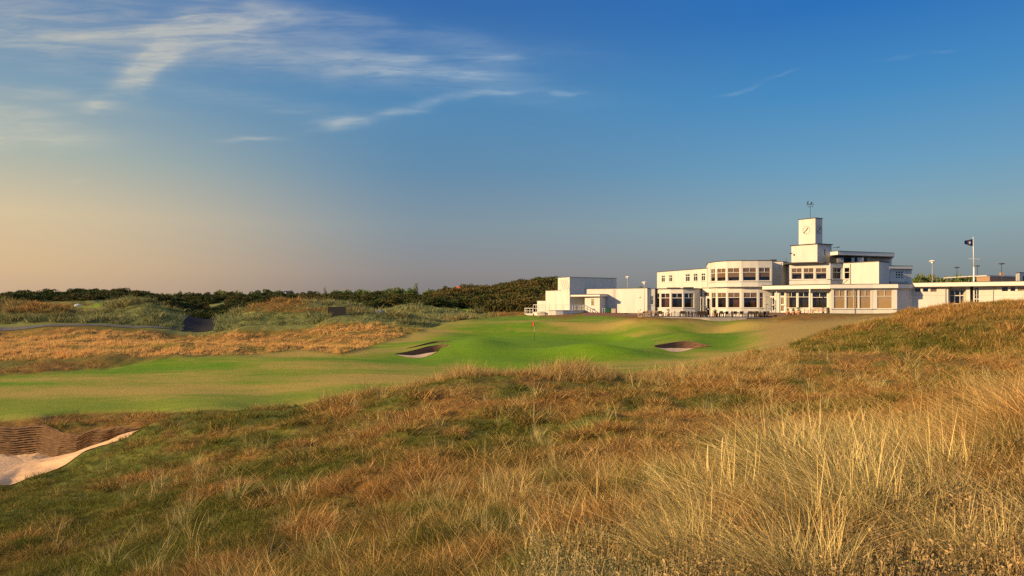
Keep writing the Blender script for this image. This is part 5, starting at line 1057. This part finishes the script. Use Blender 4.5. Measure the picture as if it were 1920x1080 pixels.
def tree_proto(kind, seed):
    rr = random.Random(seed); t = empty('tree', (0, 0, 0)); b = []
    if kind == 'round':
        for i in range(11): a = rr.uniform(0, 6.28); q = rr.uniform(0, .34); b.append((q*math.cos(a), q*math.sin(a), rr.uniform(.38, .78), rr.uniform(.14, .24), rr.uniform(.12, .20)))
        b.append((0, 0, .55, .3, .3)); o = foliage(b, 2600, .055, LEAF)
    elif kind == 'pine':
        for i in range(8): a = rr.uniform(0, 6.28); q = rr.uniform(.1, .42); b.append((q*math.cos(a), q*math.sin(a), rr.uniform(.55, .92), rr.uniform(.12, .22), rr.uniform(.05, .09)))
        o = foliage(b, 1800, .05, LEAF, spiky=.5)
    else:
        for i in range(13): f = i/12; b.append((rr.uniform(-.06, .06)*(1-f), rr.uniform(-.06, .06), .16+.76*f, .26*(1-f)**.8+.04, .09))
        o = foliage(b, 2200, .05, LEAF, spiky=.6)
    o.parent = t; q = MB(); q.bar((0, 0, -.05), (.01, 0, .55), .035, .02, 7)
    for i in range(5): a = rr.uniform(0, 6.28); q.bar((.005, 0, .25+.06*i), (.28*math.cos(a), .28*math.sin(a), .55+.05*i), .014, .005, 5)
    q.build('trunk', BARK, t); return t
protos = {}
def tree(kind, px, top, d, wpx, lab, grp=None, base=-3.0, name='tree'):
    h = Zp(top, d)-base; w = wpx/F*d; key = (kind, random.randrange(4 if kind == 'round' else 2))
    if key not in protos: o = protos[key] = tree_proto(key[0], hash(key[1])+len(kind)*7)
    else: o = copy_tree(protos[key])
    o.name = name; o.location = (X(px, d), d, base); zs = h/.95; o.scale = (w, w, zs); o.rotation_euler = (0, 0, random.uniform(0, 6.28)); tag(o, lab, 'tree', grp)
tree('round', 16, 549, 300, 34, 'dark tree at the far left edge of the skyline'); tree('round', 92, 548, 300, 40, 'ragged dark tree on the skyline above the golden left dune crest')
tree('round', 338, 545, 300, 17, 'small round tree poking up from the skyline right of the white tent'); tree('round', 305, 546, 300, 14, 'smallest round tree on the skyline between tent and asphalt road')
tree('pine', 497, 544, 262, 30, 'wind-shaped pine left of the white gabled house', name='pine_tree'); tree('round', 524, 541, 275, 40, 'bushy green tree directly left of the white gabled house')
tree('cone', 609, 539.5, 270, 24, 'pointed dark conifer between the grey house and the wooded rise', name='conifer_tree'); tree('cone', 780, 530.5, 270, 38, 'tallest broad conifer on the skyline above the scrub', name='conifer_tree')
tree('pine', 834, 538, 290, 18, 'left of two small umbrella pines beside the red roofed house', name='pine_tree'); tree('pine', 850, 539.5, 290, 18, 'right of two small umbrella pines touching the red roofed house', name='pine_tree'); tree('round', 812, 540, 285, 34, 'round tree right of the broad conifer')
tree('round', 745, 537, 280, 44, 'wide dark tree left of the broad conifer'); tree('round', 575, 547.5, 268, 50, 'broad round tree crowning the grey gabled house'); tree('round', 434, 544, 240, 44, 'broad green tree above the scrub slope right of the asphalt road')
SK = [(0,551),(60,553),(75,552),(110,549),(150,547.5),(205,546),(250,549),(330,549),(360,549),(390,549),(420,546),(455,549),(470,554),(500,550),(545,553),(590,552),(600,551),(625,545),(660,543),(700,545),(725,542),(750,541),(790,546),(820,544),(860,552),(880,548)]
sx, sy = zip(*SK); G_ = 'trees of the wooded skyline on the left'
for i in range(46):
    px = -60+i*20.4+random.uniform(-8, 8); top = float(np.interp(px, sx, sy))+random.choice([-3, -1.5, 0, 1, 4, 7])
    if px > 872: break
    if 534 < px < 552: continue
    tree('round', px, top, random.uniform(275, 330), random.uniform(22, 46), 'rounded dark tree merging into the wooded skyline on the left', G_)
for i in range(26):
    px = -20+i*34+random.uniform(-12, 12)
    if 525 < px < 555 or 568 < px < 596: continue
    top = float(np.interp(px, sx, sy))+random.uniform(6, 12)
    tree('round', px, top, random.uniform(225, 262), random.uniform(30, 44), 'lower dark tree in front of the wooded skyline', 'lower trees in front of the skyline')
for px, top, w in ((128,545.5,26),(212,544,30),(236,547,20),(284,547.5,24),(412,543,34),(452,545.5,26),(628,542.5,30),(652,541.5,36),(684,543.5,30),(716,540.5,34),(768,538,26),(798,543,24)): tree('round', px, top, 268, w, 'rounded dark tree merging into the wooded skyline on the left', G_)
tree('round', 529, 551, 240, 16, 'small tree hiding the left side of the white gabled house'); tree('round', 554, 552, 240, 18, 'low tree hiding the right side of the white gabled house')
for px, top, w, lab in ((1163, 534, 16, 'small dark tree behind the long plain wall, next to the tall blue box'), (1184, 538, 20, 'dark bush top behind the plain wall under the left lamp post'), (1212, 536.5, 34, 'dark tree top behind the plain wall beside the upper wing')): tree('round', px, top, 175, w, lab)
for i, (px, top, w) in enumerate([(1722,514,30),(1738,511.5,34),(1758,514,32),(1775,515,32),(1795,512,34),(1812,511.5,36),(1832,514,30),(1849,512,24),(1866,517,26)]): tree('round', px, top, 165, w*1.25, 'dark tree in the row behind the low right wing', 'trees behind the right wing')
def bush(): 
    b = [(random.uniform(-.5, .5), random.uniform(-.5, .5), random.uniform(.2, .75), random.uniform(.28, .45), random.uniform(.22, .36)) for _ in range(8)]; return foliage(b, 1700, .10, SCR, 'b', link=False, spiky=.3)
P_BUSH = pool('bush', [bush() for _ in range(5)])
def scrub(name, n, pxr, dr, keep, s0, s1, tint, label):
    px, py, d, x, z = sample(n, pxr, dr, False); ok = keep(px, py, d); px, py, d, x, z = [a[ok] for a in (px, py, d, x, z)]; m_ = len(px); s = rng.uniform(s0, s1, m_); tn = np.clip(tint+.35*fbm(x/12, d/12, 111, 2)+rng.normal(0, .1, m_), -.4, .9)
    scatter(name, np.stack([x, d, z-.2], 1), np.stack([0*s, 0*s, rng.uniform(0, 6.28, m_)], 1), np.stack([s*1.15, s*1.15, s*rng.uniform(.7, 1.1, m_)], 1), tn, 0*s, P_BUSH, label, 'scrub')
scrub('buckthorn_scrub', 900, (800, 1100), (150, 198), lambda px, py, d: (px > 800+(d-150)*.6) & ((px > 960) | (d > 150+(960-px)*.12)), 2.2, 3.6, .15, 'dense brown green scrub covering the hill left of the clubhouse')
scrub('dark_scrub', 1500, (-100, 860), (146, 235), lambda px, py, d: (rng.uniform(0, 1, len(px)) < .9) & ~((px < 250) & (d < 165)), 1.5, 2.8, -.15, 'dark low scrub between the left dunes and the skyline trees')
scrub('far_wood', 700, (-150, 1100), (235, 340), lambda px, py, d: px < 900, 1.4, 2.4, -.25, 'continuous dark woodland along the left horizon')
